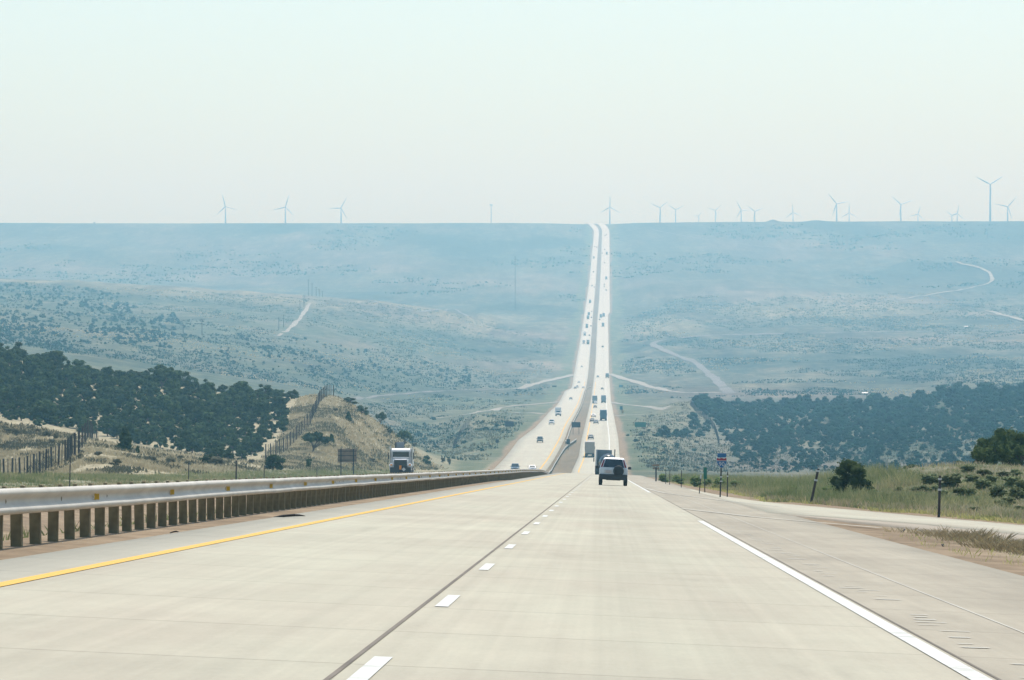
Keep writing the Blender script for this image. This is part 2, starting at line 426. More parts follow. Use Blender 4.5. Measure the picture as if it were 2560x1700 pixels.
# ------------------------------------------------------------------ ground sheet
def ground_material():
    m, nt, b = new_mat('steppe')
    N, L = nt.nodes.new, nt.links.new
    tc = N('ShaderNodeTexCoord')
    def noise(sx, sy, detail=6, rough=.6, off=0):
        mp = N('ShaderNodeMapping'); mp.inputs['Scale'].default_value = (1 / sx, 1 / sy, 1 / sx)
        mp.inputs['Location'].default_value = (off, off, 0)
        L(tc.outputs['Object'], mp.inputs['Vector'])
        n = N('ShaderNodeTexNoise'); n.inputs['Scale'].default_value = 1
        n.inputs['Detail'].default_value = detail; n.inputs['Roughness'].default_value = rough
        L(mp.outputs[0], n.inputs['Vector'])
        return n.outputs['Fac']
    def ramp(fac, stops):
        r = N('ShaderNodeValToRGB'); e = r.color_ramp.elements
        while len(e) < len(stops): e.new(.5)
        for i, (p, c) in enumerate(stops):
            e[i].position = p; e[i].color = (*c, 1)
        L(fac, r.inputs['Fac']); return r.outputs['Color']
    def mix(fac, a, c, mode='MIX'):
        x = N('ShaderNodeMix'); x.data_type = 'RGBA'; x.blend_type = mode
        if isinstance(fac, float): x.inputs[0].default_value = fac
        else: L(fac, x.inputs[0])
        L(a, x.inputs[6]); L(c, x.inputs[7]); return x.outputs[2]
    def stretch(fac, lo, hi):
        r = N('ShaderNodeMapRange'); r.inputs[1].default_value = lo; r.inputs[2].default_value = hi
        L(fac, r.inputs[0]); return r.outputs[0]
    at_ = N('ShaderNodeAttribute'); at_.attribute_name = 'cover'
    sp = N('ShaderNodeSeparateColor'); L(at_.outputs['Color'], sp.inputs[0])
    big = noise(420, 900, 5, .62); mid = noise(70, 160, 6, .62, 3); small = noise(9, 22, 6, .65, 9); fine = noise(1.1, 2.6, 5, .7, 1)
    sage = ramp(small, [(.32, (.045, .062, .046)), (.5, (.095, .105, .078)), (.68, (.19, .172, .125))])
    tan = ramp(fine, [(.30, (.17, .155, .10)), (.47, (.32, .28, .18)), (.68, (.45, .39, .26))])
    pink = ramp(mid, [(.35, (.11, .10, .08)), (.65, (.25, .205, .16))])
    dry = ramp(small, [(.30, (.10, .10, .07)), (.52, (.155, .145, .10)), (.70, (.235, .21, .15))])
    c = mix(stretch(mid, .44, .62), sage, dry)
    c = mix(stretch(big, .52, .60), c, pink)
    dark = ramp(small, [(.4, (.03, .045, .036)), (.7, (.09, .10, .07))])
    c = mix(stretch(big, .475, .40), c, dark)
    c = mix(sp.outputs[2], c, tan)
    far2 = N('ShaderNodeMapRange'); far2.inputs[1].default_value = 4650; far2.inputs[2].default_value = 5300; far2.inputs[4].default_value = .36
    # brush and wash patterns stretched down the far slopes
    sx = N('ShaderNodeSeparateXYZ'); L(tc.outputs['Object'], sx.inputs[0])
    far = stretch(sx.outputs[1], 1300, 2600)
    f1 = stretch(noise(11, 190, 5, .7, 31), .36, .64); f2 = stretch(noise(75, 620, 6, .7, 57), .38, .62)
    mu = N('ShaderNodeMath'); mu.operation = 'ADD'; L(f1, mu.inputs[0]); L(f2, mu.inputs[1])
    vr = N('ShaderNodeMapRange'); vr.inputs[1].default_value = .3; vr.inputs[2].default_value = 1.7; vr.inputs[3].default_value = .50; vr.inputs[4].default_value = 1.15
    L(mu.outputs[0], vr.inputs[0])
    hv = N('ShaderNodeHueSaturation'); L(c, hv.inputs['Color']); L(vr.outputs[0], hv.inputs['Value'])
    c = mix(far, c, hv.outputs['Color'])
    L(sx.outputs[1], far2.inputs[0])
    rgb = N('ShaderNodeRGB'); rgb.outputs[0].default_value = (.075, .092, .08, 1)
    c = mix(far2.outputs[0], c, rgb.outputs[0])  # sage tone of the mesa face, its hazy evenness put into the colour
    c = mix(sp.outputs[0], c, c)
    c = mix(at_.outputs['Alpha'], c, ramp(small, [(.35, (.042, .066, .042)), (.55, (.095, .112, .070)), (.72, (.175, .168, .11))]))
    grn = ramp(small, [(.30, (.060, .086, .046)), (.5, (.108, .126, .074)), (.70, (.215, .195, .125))])
    c = mix(sp.outputs[0], c, grn)
    grav = ramp(fine, [(.28, (.15, .11, .072)), (.5, (.245, .182, .118)), (.74, (.36, .275, .185))])
    c = mix(sp.outputs[1], c, grav)
    L(c, b.inputs['Base Color'])
    b.inputs['Roughness'].default_value = .95; b.inputs['Specular IOR Level'].default_value = .1
    bp = N('ShaderNodeBump'); bp.inputs['Strength'].default_value = .6; bp.inputs['Distance'].default_value = .12
    L(fine, bp.inputs['Height']); L(bp.outputs[0], b.inputs['Normal'])
    return m

xs = np.concatenate([np.linspace(-1400, -40, 46)[:-1], np.arange(-40, 2601, 5.5), np.linspace(2640, 3900, 44)])
ys = np.geomspace(8, 8350, 1020)
XX = (xs[None, :] - HX) / F * ys[:, None]
YY = np.broadcast_to(ys[:, None], XX.shape)
ZZ = np.empty_like(XX)
for a in range(0, len(ys), 150):
    ZZ[a:a + 150] = terrain(XX[a:a + 150], YY[a:a + 150])
U = XX - DRIFT * YY
ll, lr = edge_l(YY); rl, rr = edge_r(YY)
dout = np.maximum(ll - XX, XX - rr)
_rr = np.where(YY < 170, 6.65 + .1 * (170 - YY), 5.3 + 1.35 * np.exp(-np.maximum(YY - 170, 0) / 26)) - UR
dout = dout - np.where((XX > rr) & (YY < 260) & (U > 6.2 + np.clip((124 - YY) * .1, 0, 9)), np.maximum(_rr, 0), 0)
wob = fbm(XX / 12, YY / 60, 3)
vw = np.where(YY < 1000, 9.0, 8.5) * np.where(XX > rr, 1.25, 1.0)
verge = sst(1.6, 3.2, dout) * (1 - sst(vw * .8, vw * 1.7, dout + wob * 10)) * np.where(YY < 1000, .55, .95)
verge = np.maximum(verge, .7 * sst(900, 1200, YY) * (1 - sst(2200, 2900, YY)) * (1 - sst(25, 95, dout * np.where(XX > rr, 1.8, 1) + wob * 30)) * (dout > 2) * np.where(XX > rr, .7, 1))
grav = np.where(dout <= 0, 1.0, 1 - sst(1.3, 2.8, dout + wob * 1.2))
tanw = np.where(XX < ll, 1 - sst(950, 1250, YY), .8 * (1 - sst(330, 520, YY))) + .22 * sst(1150, 1500, YY) * (1 - sst(2000, 2300, YY)) * (XX > rr)
px_, py_ = HX + XX / YY * F, HY - ZZ / YY * F
for ex, ey, rx, ry, k_ in ((1640, 815, 120, 22, .6), (2090, 768, 270, 36, .55), (2450, 948, 150, 20, .6), (1850, 966, 130, 12, .5), (1190, 700, 260, 26, .2), (1180, 800, 150, 16, .5), (900, 905, 120, 20, .35), (1500, 900, 50, 60, .3), (330, 690, 160, 12, .3)):
    tanw = np.maximum(tanw, .55 * k_ * np.clip(1.25 - ((px_ - ex) / rx) ** 2 - ((py_ - ey) / ry) ** 2 + 1.6 * fbm(XX / 130, YY / 320, 3), 0, 1) * (YY > 1900))
tanw = np.maximum(tanw, .65 * sst(3850, 4250, YY) * (1 - sst(4500, 4560, YY)) * (XX < ll - 90) * np.clip(.7 + 1.6 * fbm(XX / 120, YY / 260, 3), 0, 1))
scrub = .85 * sst(1050, 1300, YY) * (1 - sst(2250, 2500, YY)) * (XX > rr) * sst(40, 110, dout) + .5 * sst(1150, 1700, YY) * (1 - sst(3600, 4300, YY)) * (XX < ll) * sst(40, 120, dout)
grav = grav * np.where((YY > 850) & (dout <= 0), .62, 1)
_e = lambda ex, ey, rx, ry: np.clip(1.3 - ((px_ - ex) / rx) ** 2 - ((py_ - ey) / ry) ** 2 + 1.1 * fbm(XX / 30, YY / 80, 3), 0, 1) * (YY > 1050) * (dout > 12)
scrub = np.maximum(scrub, .95 * np.maximum(_e(1060, 1075, 95, 42), _e(1100, 1005, 160, 10)))
verge = verge * (1 - .8 * _e(1060, 1075, 110, 48))
tanw = np.maximum(tanw, .55 * np.maximum(_e(1205, 1050, 42, 22), _e(1640, 1120, 60, 40)))
scrub = np.clip(scrub * (1 + 1.2 * fbm(XX / 40, YY / 90, 3)), 0, 1)
cov = np.stack([verge, grav, np.clip(tanw, 0, 1), scrub], -1)
nr, nc = XX.shape
ii = np.arange((nr - 1) * (nc - 1)); r_, c_ = ii // (nc - 1), ii % (nc - 1)
q = np.stack([r_ * nc + c_, r_ * nc + c_ + 1, (r_ + 1) * nc + c_ + 1, (r_ + 1) * nc + c_], 1)
ground = np_mesh('ground', np.stack([XX, YY, ZZ], -1).reshape(-1, 3), q, ground_material(), smooth=True, attr=cov.reshape(-1, 4))
tag(ground, 'dry sagebrush steppe rolling from the highway up to the flat rim', 'ground', kind='structure')
Z_MIN = float(ZZ.min())

_yy = HY - ZZ / YY * F
def hits_vec(xq, yq, y0):
    """many sight lines at once against the ground sheet, starting at distance y0; returns points and a mask"""
    r0 = int(np.searchsorted(ys, y0)); env = np.minimum.accumulate(_yy[r0:], axis=0)
    ci = np.clip(np.searchsorted(xs, xq), 1, len(xs) - 1)
    Yo = np.zeros(len(xq)); ok = np.zeros(len(xq), bool)
    for c in np.unique(ci):
        k = np.nonzero(ci == c)[0]; e = -env[:, c]
        i = np.searchsorted(e, -yq[k]); good = (i > 0) & (i < len(e))
        ii = np.clip(i, 1, len(e) - 1)
        t = np.clip((-yq[k] - e[ii - 1]) / np.maximum(e[ii] - e[ii - 1], 1e-6), 0, 1)
        Yo[k] = ys[r0 + ii - 1] * (1 - t) + ys[r0 + ii] * t; ok[k] = good
    X = (xq - HX) / F * Yo
    return np.stack([X, Yo, terrain(X, np.maximum(Yo, 10))], 1), ok

# ------------------------------------------------------------------ pavement
def concrete(name, far=False):
    m, nt, b = new_mat(name)
    N, L = nt.nodes.new, nt.links.new
    uv = N('ShaderNodeUVMap')
    sx = N('ShaderNodeSeparateXYZ'); L(uv.outputs[0], sx.inputs[0])
    def noise(scu, scv, detail=5, rough=.6):
        mp = N('ShaderNodeMapping'); mp.inputs['Scale'].default_value = (scu, scv, 1); L(uv.outputs[0], mp.inputs['Vector'])
        n = N('ShaderNodeTexNoise'); n.inputs['Scale'].default_value = 1; n.inputs['Detail'].default_value = detail
        n.inputs['Roughness'].default_value = rough; L(mp.outputs[0], n.inputs['Vector']); return n.outputs['Fac']
    def math_(op, a, c=None, d=None):
        x = N('ShaderNodeMath'); x.operation = op
        for i, v in enumerate((a, c, d)):
            if v is None: continue
            if isinstance(v, (int, float)): x.inputs[i].default_value = v
            else: L(v, x.inputs[i])
        return x.outputs[0]
    def mr(v, a, c, lo, hi):
        r = N('ShaderNodeMapRange'); r.inputs[1].default_value = a; r.inputs[2].default_value = c
        r.inputs[3].default_value = lo; r.inputs[4].default_value = hi; L(v, r.inputs[0]); return r.outputs[0]
    def mixc(f, a, c):
        x = N('ShaderNodeMix'); x.data_type = 'RGBA'
        L(f, x.inputs[0])
        for i, v in ((6, a), (7, c)):
            if isinstance(v, tuple): x.inputs[i].default_value = (*v, 1)
            else: L(v, x.inputs[i])
        return x.outputs[2]
    u, v = sx.outputs[0], sx.outputs[1]
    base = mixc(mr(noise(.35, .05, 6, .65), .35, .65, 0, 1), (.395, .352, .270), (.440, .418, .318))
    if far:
        base = mixc(mr(v, 900, 3600, 0, 1), base, (.465, .45, .375))  # paler with distance, the far road's hazy brightness put into the colour
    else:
        base = mixc(mr(v, 500, 3600, 0, 1), base, (.465, .45, .375))  # same painted brightening with distance, begun nearer
        # the shoulder past the edge line was poured in a browner mix
        sh = math_('MULTIPLY', mr(u, 2.36, 2.42, 0, 1), mr(v, 600, 1100, 1, 0))
        shc = mixc(mr(noise(.5, .08, 6, .65), .35, .65, 0, 1), (.297, .260, .197), (.378, .335, .255))
        base = mixc(sh, base, shc)
        lsh = math_('MULTIPLY', mr(u, -5.15, -5.25, 0, 1), mr(v, 600, 1100, 1, 0))
        base = mixc(lsh, base, (.385, .36, .285))
    # long faint tyre and paving streaks
    st = mr(noise(2.6, .006, 4, .55), .34, .66, .97, 1.03)
    st2 = mr(noise(9.0, .02, 3, .5), .3, .7, .955, 1.045)
    bl = mr(noise(.9, .35, 8, .75), .3, .7, .93, 1.07)
    # transverse joints, each panel a shade different
    jv = math_('DIVIDE', math_('ADD', v, math_('MULTIPLY', u, .12)), 4.9)
    fr = math_('FRACT', jv)
    jd = math_('MINIMUM', fr, math_('SUBTRACT', 1, fr))
    joint = mr(jd, .003, .010, .70, 1.0)
    wn = N('ShaderNodeTexWhiteNoise'); wn.noise_dimensions = '1D'; L(math_('FLOOR', jv), wn.inputs['W'])
    pan = mr(wn.outputs['Value'], 0, 1, .955, 1.035)
    k = math_('MULTIPLY', math_('MULTIPLY', st, st2), math_('MULTIPLY', bl, math_('MULTIPLY', joint, pan)))
    if not far:
        wp = mr(math_('ABSOLUTE', math_('SUBTRACT', u, .55)), .15, 1.15, .935, 1.0)
        k = math_('MULTIPLY', k, math_('MULTIPLY', wp, mr(noise(26, 5, 3, .7), .3, .7, .965, 1.035)))
        stain = mr(noise(1.1, .12, 5, .6), .60, .72, 1.0, .88)
        k = math_('MULTIPLY', k, stain)
    hs = N('ShaderNodeHueSaturation'); L(base, hs.inputs['Color']); L(k, hs.inputs['Value'])
    L(hs.outputs[0], b.inputs['Base Color'])
    b.inputs['Roughness'].default_value = .8; b.inputs['Specular IOR Level'].default_value = .25
    bp = N('ShaderNodeBump'); bp.inputs['Strength'].default_value = .25; bp.inputs['Distance'].default_value = .02
    L(noise(14, 9, 4, .7), bp.inputs['Height']); L(bp.outputs[0], b.inputs['Normal'])
    return m

def strip(name, Y, xa, xb, zf, mat, lift=0.0, nu=2, skirt=.35, uvx=True):
    """pavement between two edges, with a real slab edge"""
    Y = np.asarray(Y, float); xa = np.broadcast_to(xa, Y.shape); xb = np.broadcast_to(xb, Y.shape)
    s = np.linspace(0, 1, nu)
    X = xa[:, None] * (1 - s) + xb[:, None] * s
    YYs = np.broadcast_to(Y[:, None], X.shape)
    Z = zf(X, YYs) + lift
    if skirt:
        X = np.concatenate([X[:, :1], X, X[:, -1:]], 1); YYs = np.broadcast_to(Y[:, None], X.shape)
        Z = np.concatenate([Z[:, :1] - skirt, Z, Z[:, -1:] - skirt], 1)
    n, c = X.shape
    i = np.arange((n - 1) * (c - 1)); r, k = i // (c - 1), i % (c - 1)
    f = np.stack([r * c + k, r * c + k + 1, (r + 1) * c + k + 1, (r + 1) * c + k], 1)
    v = np.stack([X, YYs, Z], -1).reshape(-1, 3)
    uv = np.stack([(X - DRIFT * YYs), YYs], -1).reshape(-1, 2)
    return np_mesh(name, v, f, mat, uv=uv)

YR = np.concatenate([np.geomspace(10, 7150, 900)])
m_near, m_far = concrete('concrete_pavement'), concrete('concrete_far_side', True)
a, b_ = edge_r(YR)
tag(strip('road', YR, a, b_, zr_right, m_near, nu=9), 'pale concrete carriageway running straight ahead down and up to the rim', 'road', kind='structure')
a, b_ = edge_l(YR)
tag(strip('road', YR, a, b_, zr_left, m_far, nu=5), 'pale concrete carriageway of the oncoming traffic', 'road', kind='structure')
# on-ramp joining from the side
YA = np.linspace(40, 250, 120)
ramp_r = lambda Y: np.where(Y < 170, 6.65 + .1 * (170 - Y), 5.3 + 1.35 * np.exp(-(Y - 170) / 26))
ramp_l = lambda Y: np.maximum(ramp_r(Y) - 6.1, 4.9)
zramp = lambda X, Y: zr_right(X, Y)
ur, ul = ramp_r(YA), ramp_l(YA)
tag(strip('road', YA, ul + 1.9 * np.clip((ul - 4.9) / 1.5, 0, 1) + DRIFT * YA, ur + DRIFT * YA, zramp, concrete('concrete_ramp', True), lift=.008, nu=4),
    'pale concrete on-ramp curving in beside the dry gore', 'road', kind='structure')
YB = np.linspace(40, 124, 60)
tag(strip('road', YB, ramp_l(YB) + DRIFT * YB, ramp_l(YB) + 1.9 * np.clip((ramp_l(YB) - 4.9) / 1.5, 0, 1) - .02 + DRIFT * YB, zramp, plain('tan_shoulder', (.34, .285, .215), .9, 0, .15, .6), lift=.004, nu=2),
    'tan paved shoulder of the on-ramp', 'road', kind='structure')

# ------------------------------------------------------------------ painted lines
M['line_white'] = mixed('line_white', (.43, .42, .37), (.62, .62, .575), 2.2, .7, .30, .48, 0, 0)
M['line_yellow'] = mixed('line_yellow', (.55, .40, .16), (.70, .42, .09), 2.0, .7, .30, .48, 0, 0)
M['line_worn'] = plain('line_worn', (.50, .475, .40), .7, 0, .12, .5)
M['joint_dark'] = plain('joint_dark', (.155, .13, .10), .9, 0, .25, .7)
def line(u0, u1, Y, mat, lift=.004, left=False, label=None):
    Y = np.asarray(Y, float)
    o = strip('road_marking', Y, np.broadcast_to(u0, Y.shape) + DRIFT * Y, np.broadcast_to(u1, Y.shape) + DRIFT * Y, zr_left if left else zr_right, mat, lift, 2, 0)
    return tag(o, label, 'road marking', kind='structure')
ln = np.geomspace(12, 640, 300)
line(-5.12, -4.96, ln, M['line_yellow'], .006, label='yellow edge line beside the guardrail')
line(2.205, 2.345, np.geomspace(12, 100, 80), M['line_white'], .006, label='thick white edge line of the near lane')
line(2.19, 2.33, np.geomspace(205, 640, 80), M['line_white'], .006, label='white edge line beyond the ramp')
line(-1.485, -1.452, ln, M['joint_dark'], .005, label='dark sealed joint beside the lane dashes')
line(3.345, 3.365, np.geomspace(12, 400, 100), M['line_worn'], .004, label='pale shoulder joint')
line(2.385, 2.41, np.geomspace(12, 400, 100), M['joint_dark'], .004, label='dark joint beside the white edge line')
vs, fs, uvs = [], [], []
k0 = 22.55
for k in range(52):
    for (p, q_) in ((k0 + 12.19 * k, k0 + 12.19 * k + 3.05),):
        b0 = len(vs)
        for Y, u in ((p, -1.365), (p, -1.255), (q_, -1.255), (q_, -1.365)):
            X = u + DRIFT * Y
            vs.append((X, Y, float(zr_right(X, Y)) + .006)); uvs.append((u, Y))
        fs.append((b0, b0 + 1, b0 + 2, b0 + 3))
tag(np_mesh('road_marking', np.array(vs), np.array(fs), M['line_white'], uv=np.array(uvs)), 'white lane dashes down the middle of the carriageway', 'road marking', kind='structure')
# gore lines where the ramp joins
YG = np.linspace(100, 128, 30)
line(2.2 + (128 - YG) * 0 + np.interp(YG, [100, 113, 128], [6.4, 3.9, 2.3]) - 2.2, 2.2 + np.interp(YG, [100, 113, 128], [6.4, 3.9, 2.3]) - 2.05, YG, M['line_worn'], .014, label='white gore line slanting across to the ramp')
YG = np.linspace(150, 250, 50)
gu = np.interp(YG, [150, 170, 205, 250], [6.2, 4.7, 2.9, 2.3])
line(gu, gu + .13, YG, M['line_worn'], .014, label='white ramp edge line running into the near lane')
# worn white scuffs of a milled rumble strip on the shoulder
vs, fs = [], []
for k in range(120):
    Y = 24.5 + k * .62 + random.uniform(-.1, .1)
    if random.random() < .45: continue
    u = 2.72 + random.uniform(-.08, .08); w = random.uniform(.06, .16); l = random.uniform(.04, .12)
    b0 = len(vs)
    for dy, du in ((-l, -w * .7), (-l * .3, w), (l, w * .8), (l * .4, -w)):
        X = u + du + DRIFT * (Y + dy); vs.append((X, Y + dy, float(zr_right(X, Y + dy)) + .005))
    fs.append((b0, b0 + 1, b0 + 2, b0 + 3))
tag(np_mesh('road_marking', np.array(vs), np.array(fs), M['line_worn']), 'pale scuffs of the rumble strip on the brown shoulder', 'road marking', kind='structure')
# far lines
YF = np.geomspace(960, 3000, 160)
a, b_ = edge_r(YF)
for off, mt, lb in ((a + 1.4, M['line_yellow'], 'yellow edge line beside the median further down'), (b_ - 2.9, M['line_white'], 'white edge line further down the carriageway')):
    tag(strip('road_marking', YF, off, off + .3, zr_right, mt, .03, 2, 0), lb, 'road marking', kind='structure')
a, b_ = edge_l(YF)
tag(strip('road_marking', YF, b_ - 1.7, b_ - 1.35, zr_left, M['line_yellow'], .03, 2, 0), 'yellow edge line of the oncoming carriageway', 'road marking', kind='structure')

# ------------------------------------------------------------------ dirt roads across the valley
M['dirt'] = plain('dirt', (.27, .25, .205), .95, 0, .15, .05)
M['gravel_road'] = plain('gravel_road', (.155, .145, .135), .95, 0, .12, .05)
DIRT = []
def dirt_road(pts, width, mat, label, y0=1100, lift=None):
    width *= .72
    P = []
    for i in range(len(pts) - 1):
        (xa_, ya_), (xb2, yb2) = pts[i], pts[i + 1]
        n = max(4, int(math.hypot(xb2 - xa_, (yb2 - ya_) * 3) / 9))
        for t in range(n):
            s = t / n
            h = hit(xa_ + (xb2 - xa_) * s, ya_ + (yb2 - ya_) * s, y0)
            if h: P.append(h)
    h = hit(*pts[-1], y0)
    if h: P.append(h)
    P = np.array([tuple(p) for p in P])
    for _ in range(4):
        P[1:-1] = (P[:-2] + 2 * P[1:-1] + P[2:]) / 4
    T = np.gradient(P[:, :2], axis=0); T /= np.linalg.norm(T, axis=1)[:, None] + 1e-9
    Nn = np.stack([-T[:, 1], T[:, 0]], 1)
    V = []
    for s in (-1, -.33, .33, 1):
        xy = P[:, :2] + Nn * (s * width / 2 * (.75 + .9 * (fbm(np.arange(len(P)) / 2.3 + s * 9, np.zeros(len(P)) + width, 3) + .35)))[:, None]
        V.append(np.concatenate([xy, (terrain(xy[:, 0], xy[:, 1]) + 3.2e-8 * P[:, 1] ** 2 + .05)[:, None]], 1))
    DIRT.append((P[:, :2].copy(), width * .8 + 1.5))
    n = len(P); V = np.concatenate(V)
    i = np.arange(n - 1)
    Fq = np.concatenate([np.stack([i + k * n, i + 1 + k * n, i + 1 + (k + 1) * n, i + (k + 1) * n], 1) for k in range(3)])
    o = np_mesh('dirt_road', V, Fq, mat)
    return tag(o, label, 'dirt road', kind='structure')
dirt_road([(1525, 936), (1560, 949), (1600, 959), (1659, 977), (1690, 981), (1729, 982.5), (1800, 983)], 8, M['dirt'], 'pale dirt side road leaving the far carriageway')
dirt_road([(1827, 984), (1790, 950), (1741, 908), (1700, 893), (1670, 881), (1640, 868), (1628, 862), (1643, 854), (1690, 847), (1768, 840), (1876, 837), (2147, 832), (2400, 828), (2559, 827)], 9, M['gravel_road'], 'wide grey gravel road bending up the valley')
dirt_road([(2245, 751), (2330, 738), (2418, 723.6), (2470, 711), (2484, 702), (2473, 680), (2440, 669), (2391, 658.5)], 6, M['dirt'], 'thin dirt track bending back at the foot of the mesa')
dirt_road([(2391, 658.5), (2300, 650), (2201, 639.6), (2090, 631), (1985, 626), (1900, 618), (1822, 610), (1714, 593), (1632, 577)], 3.2, M['gravel_road'], 'faint track slanting up the mesa face')
dirt_road([(2467, 778), (2500, 787), (2559, 802), (2640, 822)], 8, M['dirt'], 'short pale track below the mesa')
dirt_road([(1434, 938), (1407, 944), (1380, 950), (1329, 962.5), (1291, 974), (1240, 975)], 8, M['dirt'], 'dirt side road slanting down from the oncoming carriageway')
dirt_road([(1236, 975.5), (1170, 976), (1101, 978), (1000, 986), (911, 993.5), (872, 997)], 4, M['gravel_road'], 'faint track running on from the dirt side road towards the spur')
dirt_road([(1400, 1005), (1370, 1008), (1329, 1012), (1280, 1016), (1240, 1022.5), (1204, 1030), (1141, 1041), (1090, 1046)], 6, M['dirt'], 'pale dirt road below the green verge')
dirt_road([(1357, 1036), (1345, 1034), (1329, 1032.5), (1310, 1032), (1291, 1033), (1275, 1034)], 6, M['dirt'], 'short dirt turnout on the green verge')
dirt_road([(1530, 1006), (1545, 1010), (1560, 1012), (1620, 1017), (1667, 1023)], 5.5, M['dirt'], 'narrow dirt side road nearest the wooded hill')
dirt_road([(1536, 1041), (1550, 1039.5), (1575, 1038), (1605, 1037)], 5, M['dirt'], 'short dirt spur by the green signs')
dirt_road([(775, 760), (765, 776), (753, 792), (738, 810), (715, 830), (690, 842)], 4.2, M['dirt'], 'steep dirt track beside the power poles')
dirt_road([(920, 752), (1050, 782), (1130, 772), (1190, 800)], 5, M['gravel_road'], 'faint track on the terrace rim')
# ------------------------------------------------------------------ guardrails
WB = [(.012, .162), (.045, .158), (.070, .140), (.086, .112), (.080, .085), (.040, .050), (.004, .028), (.0, .0), (.004, -.028), (.040, -.050), (.080, -.085), (.086, -.112), (.070, -.140), (.045, -.158), (.012, -.162)]
def rail_mesh(P, zc, side, thick=.006, wob=0.0):
    """W profile swept along ground points P (n x 3); side=+1 puts the face on the right"""
    P = np.asarray(P, float); n = len(P)
    T = np.gradient(P[:, :2], axis=0); T /= np.linalg.norm(T, axis=1)[:, None]
    Nn = np.stack([T[:, 1], -T[:, 0]], 1) * side
    prof = WB + [(a - thick * 2.2, b) for a, b in reversed(WB)]
    k = len(prof); V = np.empty((n, k, 3))
    w = fbm(np.arange(n) / 6.1 + 9, np.zeros(n), 3) * wob
    w2 = fbm(np.arange(n) / 5.3 + 70, np.zeros(n) + 4, 3) * wob
    for i, (a, h) in enumerate(prof):
        V[:, i, :2] = P[:, :2] + Nn * (a + w2)[:, None]
        V[:, i, 2] = P[:, 2] + zc + h + w
    i = np.arange(n - 1)[:, None]; j = np.arange(k)[None, :]
    f = np.stack([i * k + j, i * k + (j + 1) % k, (i + 1) * k + (j + 1) % k, (i + 1) * k + j], -1).reshape(-1, 4)
    return V.reshape(-1, 3), f

def resample(ctrl, step):
    """ctrl: (u, Y) pairs -> points along the curve"""
    Y = np.array([c[1] for c in ctrl], float); u = np.array([c[0] for c in ctrl], float)
    fu = cubic(Y, u)
    yy = np.arange(Y[0], Y[-1], step)
    return fu(yy) + DRIFT * yy, yy

g = empty('guardrail', (-7.2, 45, float(terrain(-6.2, 45))))
tag(g, 'long steel guardrail on close wooden posts beside the yellow edge line', 'guardrail', 'highway guardrails')
ga_u = [(-7.3, 26), (-7.3, 150), (-7.3, 330), (-7.6, 430), (-8.6, 620), (-10.4, 820), (-11.8, 1000), (-11.3, 1120), (-10.6, 1195), (-7.8, 1290)]
def inv(o, parent):
    o.matrix_parent_inverse = parent.matrix_basis.inverted()
def rail_base(X, Y):
    near = zr_right(X, Y) - .02
    far = road_z(Y) - .1
    t = sst(350, 700, Y)
    return near * (1 - t) + far * t - .03
X, Yv = resample(ga_u, .95)
Z = rail_base(X, Yv)
keep = Yv < 520
V, Fq = rail_mesh(np.stack([X, Yv, Z], 1)[keep], .515, 1, wob=.014)
o = np_mesh('rail', V, Fq, M['galv'], g, smooth=False); inv(o, g)
X2, Y2 = resample(ga_u, 4.0); k2 = Y2 > 519
V, Fq = rail_mesh(np.stack([X2, Y2, rail_base(X2, Y2)], 1)[k2], .545, 1, thick=.02, wob=.02)
o = np_mesh('rail', V, Fq, M['galv'], g); inv(o, g)
# wooden posts with a blockout each
pY = np.arange(45.2, 1288, 1.79)
pX = cubic(Yv, X)(pY)
post_me = None
far_posts = MB(); n_ref = 0
refl = []
for i, (x, y) in enumerate(zip(pX, pY)):
    z = float(rail_base(x, y))
    if y > 1289: break
    if i < 99:
        if post_me is None:
            mb = MB().box((-.115, 0, .13), (.14, .15, .98)).box((-.03, 0, .54), (.05, .145, .34))
            p = mb.build('post', M['wood_post'], g, bevel=.006)
            post_me = p.data
        else:
            p = copy_tree(p0, g) if False else p0.copy(); COL.objects.link(p); adopt(p, g)
        p0 = p
        p.location = (x, y, z); p.rotation_euler = (random.uniform(-.015, .015), random.uniform(-.02, .02), random.uniform(-.06, .06))
        inv(p, g)
    elif i < 420 or i % 2 == 0:
        far_posts.box((x - .115, y, z + .10), (.14, .15, .98))
    if 1 < i < 330 and i % 6 == 3: refl.append((x + .03, y, z + .515))
o = far_posts.build('post', M['wood_post'], g); inv(o, g); o['kind'] = 'stuff'
for x, y, z in refl:
    o = MB().box((0, 0, 0), (.02, .065, .09), top=(1, .7)).box((.03, 0, 0), (.055, .012, .085)).build('reflector', M['reflect_y'], g)
    o.location = (x, y, z); inv(o, g)

g2 = empty('guardrail', tuple(at(1413, 1300)))
tag(g2, 'distant steel guardrail along the median side of the oncoming carriageway', 'guardrail', 'highway guardrails')
YY2 = np.linspace(1255, 2790, 240)
_, lr_ = edge_l(YY2)
P = np.stack([lr_ + 1.0, YY2, zr_left(lr_, YY2) - .1], 1)
a0, b0 = edge_r(np.array([2830.0]))
for t in np.linspace(.1, 1, 10):
    P = np.vstack([P, [P[239, 0] * (1 - t) + (a0[0] - 1) * t, 2790 + 45 * t, float(road_z(2790 + 45 * t)) - .1]])
V, Fq = rail_mesh(P, .6, -1, thick=.05)
V[:, 2] += 0
o = np_mesh('rail', V, Fq, M['galv'], g2); inv(o, g2)
mb = MB()
for k in range(0, len(P), 2): mb.box((P[k, 0], P[k, 1], P[k, 2] + .3), (.2, .2, .9))
o = mb.build('post', M['wood_post'], g2); inv(o, g2); o['kind'] = 'stuff'

